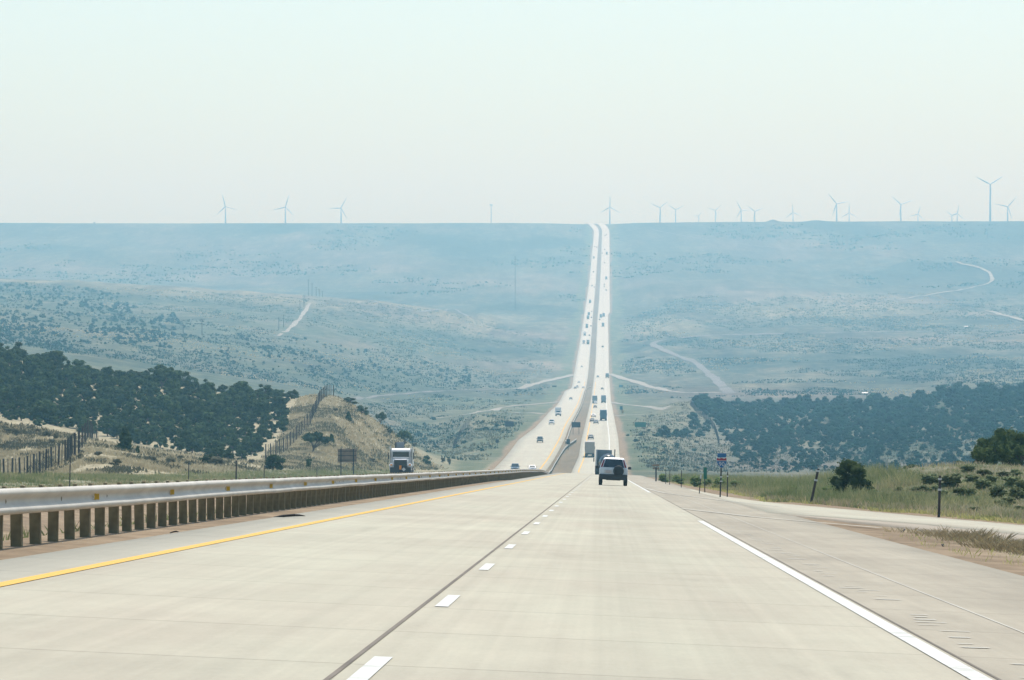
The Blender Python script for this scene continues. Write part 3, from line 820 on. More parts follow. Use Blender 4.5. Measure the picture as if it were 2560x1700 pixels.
# ------------------------------------------------------------------ delineators and marker posts
def marker(name, x, Y, h, w, label, lean=0.0, body='steel_post', bands=(), cap=None, ubase=None, group=None):
    p = at(x, Y) if ubase is None else Vector(((x - HX) / F * Y, Y, ubase))
    r = empty(name, p); r.rotation_euler = (0, lean, 0)
    tag(r, label, 'marker post' if name == 'marker_post' else name.replace('_', ' '), group)
    MB().box((0, 0, h / 2 - .1), (w, w * .75, h + .2), top=(.9, .9)).build('shaft', M[body], r, bevel=.006)
    for z, c in bands:
        MB().box((0, 0, z), (w * 1.25, w * .95, h * .05)).build('band', M[c], r)
    if cap:
        MB().box((0, -w * .5, h - h * .1), (w * 1.6, .02, h * .2)).build('reflector', M[cap], r)
    return r
# verge, on the ramp side
marker('marker_post', 2027, 168, 1.42, .10, 'leaning weathered marker post with two pale bands beside the ramp', .21, 'old_wood', ((1.32, 'reflect_w'), (.95, 'reflect_w')))
marker('marker_post', 2347, 137, 1.33, .085, 'upright dark marker post with pale bands below the sagebrush knoll', .03, 'old_wood', ((1.22, 'reflect_w'), (.88, 'reflect_w')))
marker('marker_post', 1748, 215, .98, .05, 'thin leaning delineator in front of the narrow green sign', .09, 'steel_post', (), 'reflect_w')
marker('marker_post', 1818, 195, 1.13, .05, 'thin dark delineator close beside the route shield', .02, 'steel_post', ((.95, 'reflect_w'),))
for x, Y, lb in ((1664, 330, 'slim dark stake standing in the tall green verge grass'), (1674, 315, 'second slim stake in the tall green verge grass'), (1703, 275, 'slim stake in the grass where the verge begins to rise')):
    marker('marker_post', x, Y, 1.15, .05, lb, .02, 'steel_post')
# beyond the guardrail
for x, Y, h, w, lb, cap, body in (
    (174, 215, 1.75, .055, 'black steel stake standing in front of the deer fence', None, 'steel_post'),
    (471, 300, 1.45, .06, 'black steel stake beyond the guardrail below the dark woodland', None, 'steel_post'),
    (590, 330, 1.7, .12, 'stout dark wooden stake at the edge of the grass strip', None, 'old_wood'),
    (660, 360, 1.35, .07, 'dark stake in front of the big shrub by the hill fence', None, 'steel_post'),
    (792, 380, 1.15, .06, 'dark stake between the spreading tree and the guardrail', None, 'steel_post'),
    (1000, 330, 1.55, .11, 'black delineator with amber cap in front of the oncoming truck', 'amber', 'plastic'),
    (1167, 470, 1.0, .07, 'short leaning stake where the bare spur meets the road', None, 'old_wood'),
    (1222, 420, 1.25, .14, 'thick dark post with a yellow cap where the spur ends', 'reflect_y', 'plastic'),
    (1240, 520, 1.2, .05, 'thin reddish stake next to the thick capped post', None, 'old_wood'),
    (1307, 560, 1.15, .11, 'reddish brown post between the two oncoming cars', None, 'old_wood'),
    (1350, 640, 1.0, .08, 'short stake near the bend of the guardrail', None, 'old_wood')):
    px = (x - HX) / F * Y
    marker('marker_post', x, Y, h, w, lb, .02, body, (), cap)

# ------------------------------------------------------------------ signs
FONT = bpy.data.fonts[0] if len(bpy.data.fonts) else None
def text(name, s, size, loc, mat, parent):
    cu = bpy.data.curves.new(name, 'FONT'); cu.body = s; cu.size = size; cu.align_x = 'CENTER'; cu.align_y = 'CENTER'
    cu.extrude = .004; cu.materials.append(mat)
    tmp = bpy.data.objects.new(name, cu); COL.objects.link(tmp)
    dg = bpy.context.evaluated_depsgraph_get()
    me = bpy.data.meshes.new_from_object(tmp.evaluated_get(dg))
    me.transform(Matrix.Rotation(math.pi / 2, 4, 'X'))
    bpy.data.objects.remove(tmp)
    o = bpy.data.objects.new(name, me); COL.objects.link(o); adopt(o, parent)
    o.location = loc
    return o

# route shield
s = empty('route_shield_sign', at(1804, 192)); tag(s, 'blue and red interstate shield numbered 90 on a slanting post in the verge', 'road sign')
MB().tube((-.07, 0, -.2), (0, 0, 1.62), .03, .03, 8).build('post', M['steel_post'], s)
def shield(sc):
    pts = []
    for a in np.linspace(0, 1, 9): pts.append((-.21 + .42 * a, .235 + .018 * math.cos(a * 4 * math.pi) - .018))
    for a in np.linspace(0, 1, 8): pts.append((.21 + .02 * math.sin(a * math.pi * .8) - .21 * a ** 2.6, .215 - .43 * a))
    for a in np.linspace(1, 0, 8)[1:]: pts.append((-(.21 + .02 * math.sin(a * math.pi * .8) - .21 * a ** 2.6), .215 - .43 * a))
    return [(p[0] * sc, p[1] * sc) for p in pts]
MB().poly([(x, z + 1.43) for x, z in shield(1.0)], -.045, -.03).build('shield_edge', M['sign_white'], s)
blue = [(x, min(z, .085) + 1.43) for x, z in shield(.94)]
MB().poly(blue, -.055, -.045).build('shield_field', M['sign_blue'], s)
red = [(x, max(z, .11) + 1.43) for x, z in shield(.94) if z > -.0]
MB().poly(red, -.055, -.045).build('shield_band', M['sign_red'], s)
text('numeral', '90', .25, (0, -.058, 1.385), M['sign_white'], s)
MB().box((.005, -.04, 1.755), (.36, .015, .17)).build('direction_panel', M['sign_blue'], s, bevel=.004)
for z in (.98, .80): MB().box((-.02, -.01, z - .12), (.10, .08, .05)).build('band', M['reflect_w'], s)
s.scale = (1.08, 1.08, 1.08)
# narrow green marker with stacked digits
s = empty('mile_marker_sign', at(1762, 226)); tag(s, 'narrow upright green mile marker sign in the verge grass', 'road sign')
MB().box((0, 0, .5), (.05, .05, 1.3)).build('post', M['steel_post'], s)
MB().box((.02, -.035, 1.03), (.20, .012, .62), rz=.5).build('panel', M['sign_green'], s)
# boards
def board(x, yb, Y, w, h, hb, mat, label, posts=2, name='road_sign', back=False, th=.06, ribs=0, zoff=0, rz=0, pm='steel_post'):
    """w,h panel metres, hb clearance; yb is only used when given to drop the sign to a sight line"""
    p = at(x, Y)
    if yb is not None: p.z = zy(yb, Y)
    s = empty(name, p, rz); tag(s, label, 'road sign')
    xs_ = (-.33 * w, .33 * w) if posts == 2 else (0,)
    for a in xs_:
        MB().box((a, 0, (hb + h) / 2 - .4), (.13, .13, hb + h + .8)).build('post', M[pm], s)
    MB().box((0, (.1 if back else -.1), hb + h / 2), (w, th, h)).build('panel', M[mat], s, bevel=.01)
    for k in range(ribs):
        MB().box((0, (.04 if back else -.04), hb + h * (k + .5) / ribs), (w * .96, .06, .08)).build('stiffener', M[pm], s)
    return s
board(868, None, 545, 2.40, 1.72, 1.75, 'sign_back', 'large brown back of a road sign on two posts below the bare spur', ribs=3, back=True)
board(1273.5, 1079, 1480, 3.0, 1.85, 1.7, 'sign_dark', 'dark back of a sign on the green verge of the oncoming carriageway', back=True)
board(1440, 1087, 1390, 2.9, 1.75, 2.4, 'sign_dark', 'dark back of a sign standing in the gravel median', back=True)
board(1420.5, 1118, 1190, 1.0, 1.45, .8, 'sign_dark', 'small dark square sign at the kink of the median guardrail', posts=1, back=True)
board(1386, 974, 2860, 3.0, 1.8, 1.0, 'sign_dark', 'tiny dark sign below the far dirt side road', back=True)
board(1601, 1079, 1400, 3.6, 1.6, 1.5, 'sign_green', 'wide green guide sign on the slope beyond the verge', rz=.0)
board(1552, 972, 2860, 2.6, 1.7, .9, 'sign_teal', 'tiny green sign beside the far dirt side road')
board(1553, 1030, 1900, 1.3, 1.6, 1.0, 'sign_teal', 'small teal sign standing above the orange panel', posts=1)
board(1555.5, 1034, 1880, 1.1, 1.5, .2, 'sign_orange', 'small faded orange panel beside the little dirt spur', posts=1)
board(1243, 1122, 1230, .85, 1.0, 1.7, 'sign_dark', 'narrow dark sign on a post in the oncoming verge grass', posts=1, back=True)
s = board(1640, None, 380, .58, .17, 1.25, 'sign_back', 'weathered double board sign on one post at the start of the verge', posts=1, back=True)
MB().box((0, .1, 1.60), (.60, .05, .17)).build('panel', M['sign_back'], s)

# ------------------------------------------------------------------ game fences
WIRES = 5
def fence(pts, spacing, h, label, y0, r=.09, thin=False, y1=7200, wires=True, dist=None, dense=1):
    """pts are where the fence foot shows; each point is put on the land"""
    P = []
    for i in range(len(pts)):
        if len(pts[i]) == 3: p = at(pts[i][0], pts[i][2])
        else: p = hit(*pts[i], y0, y1)
        if p is not None: P.append(p)
    f = empty('game_fence', P[0]); tag(f, label, 'fence')
    tops = []; n = 0; cum = 0
    extra = MB()
    for i in range(len(P) - 1):
        L_ = (P[i + 1] - P[i]).length; k = max(1, int(L_ / spacing))
        for j in range(k):
            q_ = P[i].lerp(P[i + 1], j / k); q_.z = float(terrain(q_.x, q_.y)); tops.append(q_)
    tops.append(P[-1])
    proto = {}
    for i, q_ in enumerate(tops):
        slim = thin and i % 2 == 1
        rr = r * .42 if slim else r
        if i < 99:
            if slim not in proto:
                o = MB().tube((0, 0, -.4), (0, 0, h * (.97 if slim else 1)), rr, rr * .88, 7).build('post', M['steel_post' if slim else 'old_wood'], f)
                proto[slim] = o
            else:
                o = proto[slim].copy(); COL.objects.link(o); adopt(o, f)
            o.location = q_; o.rotation_euler = (random.uniform(-.03, .03), random.uniform(-.03, .03), random.uniform(0, 6)); inv(o, f)
        else:
            extra.tube(q_ - Vector((0, 0, .4)), q_ + Vector((0, 0, h)), rr, rr * .9, 6)
    if extra.v:
        o = extra.build('post', M['old_wood'], f); inv(o, f); o['kind'] = 'stuff'
    w = MB()
    for i in range(len(tops) - 1):
        for z in np.linspace(.25, h * .95, WIRES):
            w.tube(tops[i] + Vector((0, 0, z)), tops[i + 1] + Vector((0, 0, z)), .0035, .0035, 4, False)
    o = w.build('wire', M['wire'], f); inv(o, f)
    return f, tops
fa, ta = fence([(-70, 1206, 452), (0, 1206, 452), (60, 1199, 452), (100, 1186, 451), (129, 1174, 450), (163, 1157, 450), (182, 1143, 452)], .38, 2.42, 'game fence of alternating thick and thin posts climbing the grassy knoll', 400, .115, True)
for dx in (0, .45):
    q_ = ta[-1] + Vector((dx + .15, .5, 0)); q_.z = float(terrain(q_.x, q_.y))
    o = MB().tube((0, 0, -.3), (0, 0, 2.5), .13, .12, 8).build('corner_post', M['old_wood'], fa); o.location = q_; inv(o, fa)
for z in (1.05, 1.95):
    q_ = ta[-1] + Vector((.78, .4, z))
    o = MB().box((0, 0, 0), (.10, .10, .42)).build('brace', M['pale_wood'], fa); o.location = q_; o.rotation_euler = (0, .55, 0); inv(o, fa)
fence([(205, 1128, 470), (217, 1116, 520), (232, 1112, 590), (244, 1112, 640)], 14, 2.42, 'continuation of the knoll fence running back towards the dark trees', 440, .11, True)
fence([(664, 0, 625), (690, 0, 650), (718, 0, 685), (738, 0, 715), (754, 0, 742), (774, 0, 768), (786, 0, 800), (798, 0, 836), (808, 0, 862), (817, 0, 884), (825, 0, 898), (829, 0, 903), (834, 0, 906)], 5.2, 2.45, 'game fence climbing the bare hill in front of the woodland', 560, .10, True, 930)
fence([(1133, 1126), (1142, 1108), (1152, 1088), (1165, 1069), (1180, 1049), (1196, 1030)], 7.0, 2.4, 'dark distant fence line crossing the green slope left of the oncoming traffic', 1120, .08, True, 1900)
fence([(1798, 1117), (1793, 1095), (1786, 1075), (1775, 1060), (1758, 1045), (1740, 1030), (1726, 1014), (1713, 1001)], 4.5, 2.5, 'dark distant fence line running up the wooded hill', 1120, .13, True, 2050)

# utility poles on the terrace
for i, (x, yb, yt, lb) in enumerate(((771, 738, 697, 'tallest thin power pole on the terrace rim'), (780, 739, 707, 'power pole second in the row on the terrace rim'), (790.5, 740, 716, 'power pole third in the row on the terrace rim'), (798, 741, 722, 'power pole fourth in the row on the terrace rim'), (806, 742, 727, 'shortest power pole at the end of the row on the rim'),
                                     (750, 782, 752, 'faint power pole left of the steep dirt track'), (760, 768, 738, 'faint power pole above the steep dirt track'), (697, 826, 794, 'pale power pole low on the terrace slope'), (709, 818, 786, 'pale power pole lower beside the dirt track'),
                                     (1288, 776, 640, 'tall faint line pole on the valley slope'), (505, 838, 797, 'faint power pole over the scrub slope'), (458, 835, 812, 'short faint power pole over the scrub slope'))):
    p = hit(x, yb, 2300, 6800) or at(x, 4400)
    if i < 5: p = at(x, 4480)
    hgt = (yb - yt) / F * p.y
    o = empty('utility_pole', p); tag(o, lb, 'utility pole', 'power poles across the valley')
    MB().tube((0, 0, -1), (0, 0, hgt), .30, .24, 8).build('shaft', M['old_wood'], o)
    MB().box((0, 0, hgt * .93), (3.6, .3, .3)).build('crossarm', M['old_wood'], o)
for x, y, w, lb in ((2162, 986.5, 14, 'tiny white roofed shed on the valley floor'), (2415, 818.5, 9, 'tiny pale shed below the mesa tracks'), (236, 558.5, 3.5, 'tiny dark hut on the skyline')):
    if y < 700: p = at(x, 7040); p.z += .2
    else: p = hit(x, y, 2300, 6900) or at(x, 3000)
    ww = w / F * p.y
    o = empty('shed', p); tag(o, lb, 'shed')
    hh = ww * (.24 if y > 700 else .9)
    MB().box((0, 0, hh / 2 - .3), (ww, ww * .6, hh + .6)).build('wall', M['tan_paint' if y > 700 else 'sign_dark'], o)
    MB().loft([[(-ww * .54, -ww * .36, hh), (-ww * .54, ww * .36, hh), (-ww * .54, 0, hh + ww * .12)], [(ww * .54, -ww * .36, hh), (ww * .54, ww * .36, hh), (ww * .54, 0, hh + ww * .12)]]).build('roof', M['roof_tin' if y > 700 else 'sign_dark'], o)
# bits of debris on the shoulders
for u, Y, l, rz, lb in ((-5.85, 80, .8, .8, 'dark curl of tyre rubber on the shoulder below the guardrail'), (5.15, 43, .13, .2, 'small dark scrap at the outer edge of the brown shoulder'), (4.1, 40, .08, 1, 'tiny dark scrap beside the pale shoulder joint'), (-6.6, 66, .16, .4, 'small black scrap on the gravel under the rail'),
                        (6.2, 78, .35, 1.5, 'dark strip of rubber lying in the bare gore'), (6.9, 98, .4, 1.4, 'dark stick lying in the upper end of the bare gore'), (6.35, 62, .35, 1.3, 'dark twig in front of the dry tufts of the gore')):
    X_ = u + DRIFT * Y
    z = float(zr_right(X_, Y)) if -6.1 < u < 5.4 else float(terrain(X_, Y))
    o = empty('debris', (X_, Y, z + .01), rz); tag(o, lb, 'debris', 'scraps on the shoulders')
    pts = [(-.5 * l, 0, .005), (-.2 * l, .04 * l, .02), (.1 * l, -.03 * l, .03), (.35 * l, .05 * l, .02), (.5 * l, 0, .005)]
    MB().path(pts, [.006 + .008 * l, .008 + .02 * l, .008 + .022 * l, .006 + .016 * l, .004], 7).build('strip', M['debris'], o)
# ------------------------------------------------------------------ vehicles (built facing +Y, standing on z = 0)
def ring(y, w, z0, z1, r=.12, zm=None):
    """rounded cross section in x,z at y"""
    return [(-w + r, y, z0), (w - r, y, z0), (w, y, z0 + r), (w, y, z1 - r), (w - r, y, z1), (-w + r, y, z1), (-w, y, z1 - r), (-w, y, z0 + r)]
def wheel(parent, x, y, r, w, rim=True, twin=False):
    o = MB().tube((-w / 2, 0, 0), (w / 2, 0, 0), r, r, 18).build('wheel', M['tyre'], parent, bevel=.03)
    o.location = (x, y, r)
    if rim:
        k = MB().tube((-w / 2 - .012, 0, 0), (w / 2 + .012, 0, 0), r * .6, r * .56, 14).build('rim', M['rim'], o)
    return o
def cab_glass(parent, base, top, z0, z1, mz=(.10, .08)):
    """panes on the four sides of a tapered cabin; base/top = (y rear, y front, half width)"""
    (yr, yf, w), (tr, tf, tw) = base, top
    c = dict(rl=(-w, yr, z0), rr=(w, yr, z0), fr=(w, yf, z0), fl=(-w, yf, z0), Rl=(-tw, tr, z1), Rr=(tw, tr, z1), Fr=(tw, tf, z1), Fl=(-tw, tf, z1))
    MB().slab((c['fr'], c['fl'], c['Fl'], c['Fr']), .012, (.06, .06, .05, .10)).build('windscreen', M['glass'], parent)
    MB().slab((c['rl'], c['rr'], c['Rr'], c['Rl']), .012, (.09, .09, .08, .12)).build('rear_window', M['glass'], parent)
    for q_ in ((c['rr'], c['fr'], c['Fr'], c['Rr']), (c['fl'], c['rl'], c['Rl'], c['Fl'])):
        MB().slab(q_, .012, (.07, .07, .10, .13)).build('side_window', M['glass'], parent)

def car(kind, paint, L_=4.6, W=1.78, H=1.45, name='car'):
    r = empty(name)
    w = W / 2; b = M[paint]
    belt = {'sedan': .92, 'suv': 1.02, 'pickup': 1.08, 'van': 1.05}[kind]
    lo = .30 if kind == 'sedan' else .40
    a, f = -L_ / 2, L_ / 2
    hood = belt - .06
    body = MB().loft([ring(a, w * .86, lo + .12, belt - .10), ring(a + .12, w * .97, lo, belt - .02), ring(a + L_ * .3, w, lo - .04, belt), ring(a + L_ * .62, w, lo - .04, belt),
                      ring(f - .75, w * .985, lo - .02, hood), ring(f - .15, w * .95, lo, hood - .14), ring(f, w * .82, lo + .1, hood - .28)])
    if kind == 'sedan': base, top = (a + .55, f - 1.25, w * .93), (a + 1.25, f - 2.05, w * .70)
    elif kind == 'pickup': base, top = (a + 2.1, f - 1.45, w * .95), (a + 2.35, f - 2.2, w * .78)
    elif kind == 'van': base, top = (a + .05, f - .75, w * .95), (a + .25, f - 1.65, w * .80)
    else: base, top = (a + .06, f - 1.2, w * .95), (a + .38, f - 1.95, w * .77)
    (yr, yf, cw), (tr, tf, tw) = base, top
    body.loft([[(-cw, yr, belt - .03), (cw, yr, belt - .03), (cw, yf, belt - .03), (-cw, yf, belt - .03)],
               [(-tw, tr, H - .05), (tw, tr, H - .05), (tw, tf, H - .05), (-tw, tf, H - .05)],
               [(-tw * .88, tr + .12, H), (tw * .88, tr + .12, H), (tw * .88, tf - .12, H), (-tw * .88, tf - .12, H)]])
    body.build('body', b, r, bevel=.035)
    if kind == 'pickup':
        MB().box((0, a + 1.05, belt + .005), (W * .82, 1.75, .02)).build('bed', M['plastic'], r)
    cab_glass(r, base, top, belt - .03, H - .05)
    wr = .33 if kind == 'sedan' else .37
    for sx in (-1, 1):
        for y in (a + L_ * .19, f - L_ * .185): wheel(r, sx * (w - .10), y, wr, .22)
        MB().box((sx * (w + .09), yf - .25, belt + .10), (.20, .10, .15)).build('mirror', M['plastic'], r, bevel=.02)
        MB().box((sx * w * .72, f - .10, hood - .22), (w * .36, .14, .14)).build('headlight', M['lamp_white'], r)
        MB().box((sx * w * .78, a + .04, belt - .22), (w * .30, .12, .18)).build('tail_light', M['tail_red'], r)
    MB().box((0, f - .02, lo + .16), (W * .84, .16, .20)).build('front_bumper', M['plastic'], r, bevel=.03)
    MB().box((0, a + .02, lo + .13), (W * .90, .16, .22)).build('rear_bumper', M['plastic'], r, bevel=.03)
    MB().box((0, f - .05, hood - .22), (W * .44, .10, .16)).build('grille', M['plastic'], r)
    MB().box((0, a + .0, belt - .22), (.33, .10, .14)).build('number_plate', M['plate'], r)
    return r

def near_suv():
    """compact white off-roader seen from behind, with a spare wheel on its tailgate"""
    r = empty('off_road_car'); L_, W, H = 4.45, 1.76, 1.70
    a, f, w = -L_ / 2, L_ / 2, W / 2
    MB().loft([ring(a + .02, w * .93, .66, 1.10, .07), ring(a + .14, w, .55, 1.13, .1), ring(a + 1.5, w, .52, 1.13, .1), ring(f - 1.1, w, .52, 1.10, .1), ring(f - .15, w * .96, .55, .95, .1), ring(f, w * .84, .62, .85, .08)]).build('body', M['shaded_white_paint'], r, bevel=.03)
    base, top = (a + .05, f - 1.15, w * .965), (a + .26, f - 1.9, w * .735)
    (yr, yf, cw), (tr, tf, tw) = base, top
    cb = MB().loft([[(-cw, yr, 1.10), (cw, yr, 1.10), (cw, yf, 1.10), (-cw, yf, 1.10)],
               [(-tw, tr, H - .07), (tw, tr, H - .07), (tw, tf, H - .07), (-tw, tf, H - .07)],
               [(-tw * .9, tr + .12, H), (tw * .9, tr + .12, H), (tw * .9, tf - .14, H), (-tw * .9, tf - .14, H)]])
    cb.build('cabin', M['white_paint'], r, bevel=.03)
    cr = dict(a=(-cw, yr, 1.10), b=(cw, yr, 1.10), c=(tw, tr, H - .07), d=(-tw, tr, H - .07))
    MB().slab((cr['a'], cr['b'], cr['c'], cr['d']), .015, (.115, .115, .02, .055)).build('rear_window', M['glass'], r)
    for sx, q_ in ((-1, ((-cw, yr, 1.1), (-cw + .17, yr, 1.1), (-tw + .11, tr, H - .07), (-tw, tr, H - .07))), (1, ((cw - .17, yr, 1.1), (cw, yr, 1.1), (tw, tr, H - .07), (tw - .11, tr, H - .07)))):
        MB().slab(q_, .02, (.30 if sx < 0 else .08, .08 if sx < 0 else .30, .03, .14)).build('tail_light', M['tail_red'], r)
    MB().slab(((cw, yf, 1.1), (-cw, yf, 1.1), (-tw, tf, H - .07), (tw, tf, H - .07)), .012, (.06, .06, .05, .10)).build('windscreen', M['glass'], r)
    for q_ in (((cw, yr, 1.1), (cw, yf, 1.1), (tw, tf, H - .07), (tw, tr, H - .07)), ((-cw, yf, 1.1), (-cw, yr, 1.1), (-tw, tr, H - .07), (-tw, tf, H - .07))):
        MB().slab(q_, .012, (.07, .07, .08, .12)).build('side_window', M['glass'], r)
    MB().box((0, a + .03, .51), (W * .985, .26, .34)).build('rear_bumper', M['plastic'], r, bevel=.05)
    MB().box((0, 0, .48), (W * .86, L_ * .94, .26)).build('underbody', M['plastic'], r)
    MB().box((0, f - .06, .58), (W * .94, .2, .26)).build('front_bumper', M['plastic'], r, bevel=.05)
    sp = MB().tube((.31, a - .16, .90), (.31, a + .06, .90), .325, .335, 26).build('spare_wheel', M['plastic'], r, bevel=.04)
    MB().tube((.31, a - .185, .90), (.31, a - .15, .90), .23, .27, 22).build('cover', M['tyre'], sp)
    pl = MB().box((-.33, a + .01, .855), (.46, .10, .20)).build('plate_recess', M['silver_paint'], r, bevel=.01)
    MB().box((-.33, a - .05, .845), (.31, .02, .15)).build('number_plate', M['plate'], pl)
    for sx in (-1, 1):
        for y in (a + .82, f - .86): wheel(r, sx * (w - .11), y, .34, .22)
        MB().box((sx * (w + .13), f - 1.45, 1.10), (.22, .12, .17), top=(.8, .8)).build('mirror', M['plastic'], r, bevel=.03)
        MB().tube((sx * (tw - .08), tr + .1, H + .045), (sx * (tw - .08), tf - .1, H + .045), .02, .02, 8).build('roof_rail', M['chrome'], r)
        MB().box((sx * w * .72, f - .1, .80), (w * .36, .14, .16)).build('headlight', M['lamp_white'], r)
    MB().tube((-.5, a - .06, .36), (-.5, a + .4, .36), .03, .03, 8).build('exhaust', M['steel_post'], r)
    MB().box((0, a + .3, .36), (W * .5, .25, .10)).build('rear_axle', M['plastic'], r)
    return r

def tractor(r, paint, y1, sleeper=True, scale_w=1.0):
    """bonneted lorry cab; front at y1"""
    w = 1.05 * scale_w
    MB().loft([ring(y1 - 5.2, w, .75, 2.0, .08), ring(y1 - 2.4, w, .75, 2.0, .08)]).loft([ring(y1 - 5.2, w, 1.9, 2.85, .12), ring(y1 - 2.75, w * .98, 1.9, 2.88, .12), ring(y1 - 2.4, w * .94, 1.9, 2.70, .12)]).build('cab', M[paint], r, bevel=.04)
    MB().loft([ring(y1 - 2.5, w * .86, .95, 1.98, .16), ring(y1 - .5, w * .72, .95, 1.80, .16), ring(y1 - .1, w * .62, .95, 1.66, .14)]).build('bonnet', M[paint], r, bevel=.04)
    MB().slab(((w * .90, y1 - 2.39, 1.99), (-w * .90, y1 - 2.39, 1.99), (-w * .88, y1 - 2.39, 2.62), (w * .88, y1 - 2.39, 2.62)), .03, (.04, .04, .04, .04)).build('windscreen', M['glass'], r)
    for sx in (-1, 1):
        MB().box((sx * (w + .005), y1 - 3.2, 2.28), (.03, .9, .55)).build('side_window', M['glass'], r)
        MB().loft([ring(y1 - 1.75, .25, .62, 1.0, .06), ring(y1 - 1.05, .26, .62, 1.36, .14), ring(y1 - .35, .22, .62, 1.20, .12)]).build('mudguard', M[paint], r)
        r_ = KIDS[r.name][-1]; r_.location.x = sx * (w - .10)
        MB().box((sx * (w - .09), y1 - .30, 1.06), (.26, .12, .17)).build('headlight', M['lamp_white'], r)
        MB().box((sx * (w - .07), y1 - .24, 1.20), (.24, .1, .16)).build('indicator', M['amber'], r)
        MB().box((sx * (w + .28), y1 - 2.55, 2.15), (.10, .10, .75)).build('mirror', M['plastic'], r)
        wheel(r, sx * (w - .10), y1 - 1.05, .50, .30)
        for y in (y1 - 5.6, y1 - 6.9): wheel(r, sx * (w - .2), y, .50, .55)
        MB().tube((sx * (w + .10), y1 - 4.2, .9), (sx * (w + .10), y1 - 4.2, 3.25), .085, .085, 10).build('exhaust_stack', M['chrome'], r)
    MB().box((0, y1 - .06, 1.32), (w * 1.30, .10, .84)).build('grille', M['steel_post'], r)  # grille made wide and dark, also carrying the shade of the front
    MB().box((0, y1 + .02, .62), (w * 2.1, .24, .66)).build('bumper', M['plastic'], r, bevel=.04)
    MB().box((0, y1 - 4.4, .72), (w * 1.2, 6.6, .30)).build('chassis', M['plastic'], r)

def semi(paint, box, trailer_h=4.05, L_=13.5, name='semi_truck', cab=True):
    r = empty(name); w = 1.28
    y1 = L_ / 2 + 4.0
    if cab: tractor(r, paint, y1)
    MB().box((0, 0, (trailer_h + 1.10) / 2), (2 * w, L_, trailer_h - 1.10)).build('trailer', M[box], r, bevel=.05)
    MB().box((0, -L_ / 2 - .02, (trailer_h + 1.1) / 2), (2 * w * .9, .05, trailer_h - 1.45)).build('rear_door', M[box], r)
    for sx in (-1, 1):
        for y in (-L_ / 2 + 1.3, -L_ / 2 + 2.6): wheel(r, sx * (w - .3), y, .50, .56)
        MB().box((sx * .85, -L_ / 2 + .4, .62), (.66, .03, .62)).build('mud_flap', M['plastic'], r)
        MB().box((sx * .95, -L_ / 2 - .03, 1.02), (.34, .06, .12)).build('tail_light', M['tail_red'], r)
    MB().box((0, -L_ / 2 + .05, .62), (2.2, .10, .12)).build('under_bar', M['steel_post'], r)
    MB().box((0, 0, 1.0), (1.1, L_ * .95, .22)).build('frame', M['plastic'], r)
    return r

def box_truck(paint, box, L_=7.0, H=3.5, name='box_truck', W=2.4):
    r = empty(name); w = W / 2
    MB().box((0, -1.0, (H + .95) / 2), (W, L_ - 2.0, H - .95)).build('box', M[box], r, bevel=.05)
    f = L_ / 2 + .9
    MB().loft([ring(f - 2.3, w * .86, .6, 2.25, .1), ring(f - 1.15, w * .86, .6, 2.2, .1), ring(f - .75, w * .84, .6, 1.45, .12), ring(f, w * .78, .6, 1.25, .12)]).build('cab', M[paint], r, bevel=.04)
    MB().slab(((w * .8, f - .74, 1.45), (-w * .8, f - .74, 1.45), (-w * .78, f - 1.14, 2.15), (w * .78, f - 1.14, 2.15)), .03, (.05, .05, .04, .06)).build('windscreen', M['glass'], r)
    MB().box((0, f - .02, .62), (W * .84, .2, .3)).build('bumper', M['plastic'], r, bevel=.03)
    MB().box((0, f + .01, .98), (W * .4, .06, .26)).build('grille', M['plastic'], r)
    for sx in (-1, 1):
        wheel(r, sx * (w - .25), f - 1.0, .42, .28); wheel(r, sx * (w - .3), -L_ / 2 + 1.2, .45, .5)
        MB().box((sx * w * .66, f + .0, .98), (.26, .1, .17)).build('headlight', M['lamp_white'], r)
        MB().box((sx * (w + .08), f - 1.2, 1.75), (.16, .1, .4)).build('mirror', M['plastic'], r)
        MB().box((sx * w * .8, -L_ / 2 - .02, .98), (.25, .06, .14)).build('tail_light', M['tail_red'], r)
    MB().box((0, -1.0, .8), (1.0, L_ - 2.2, .24)).build('frame', M['plastic'], r)
    MB().box((0, -L_ / 2 - .01, (H + 1) / 2), (W * .88, .05, H - 1.3)).build('rear_door', M[box], r)
    return r

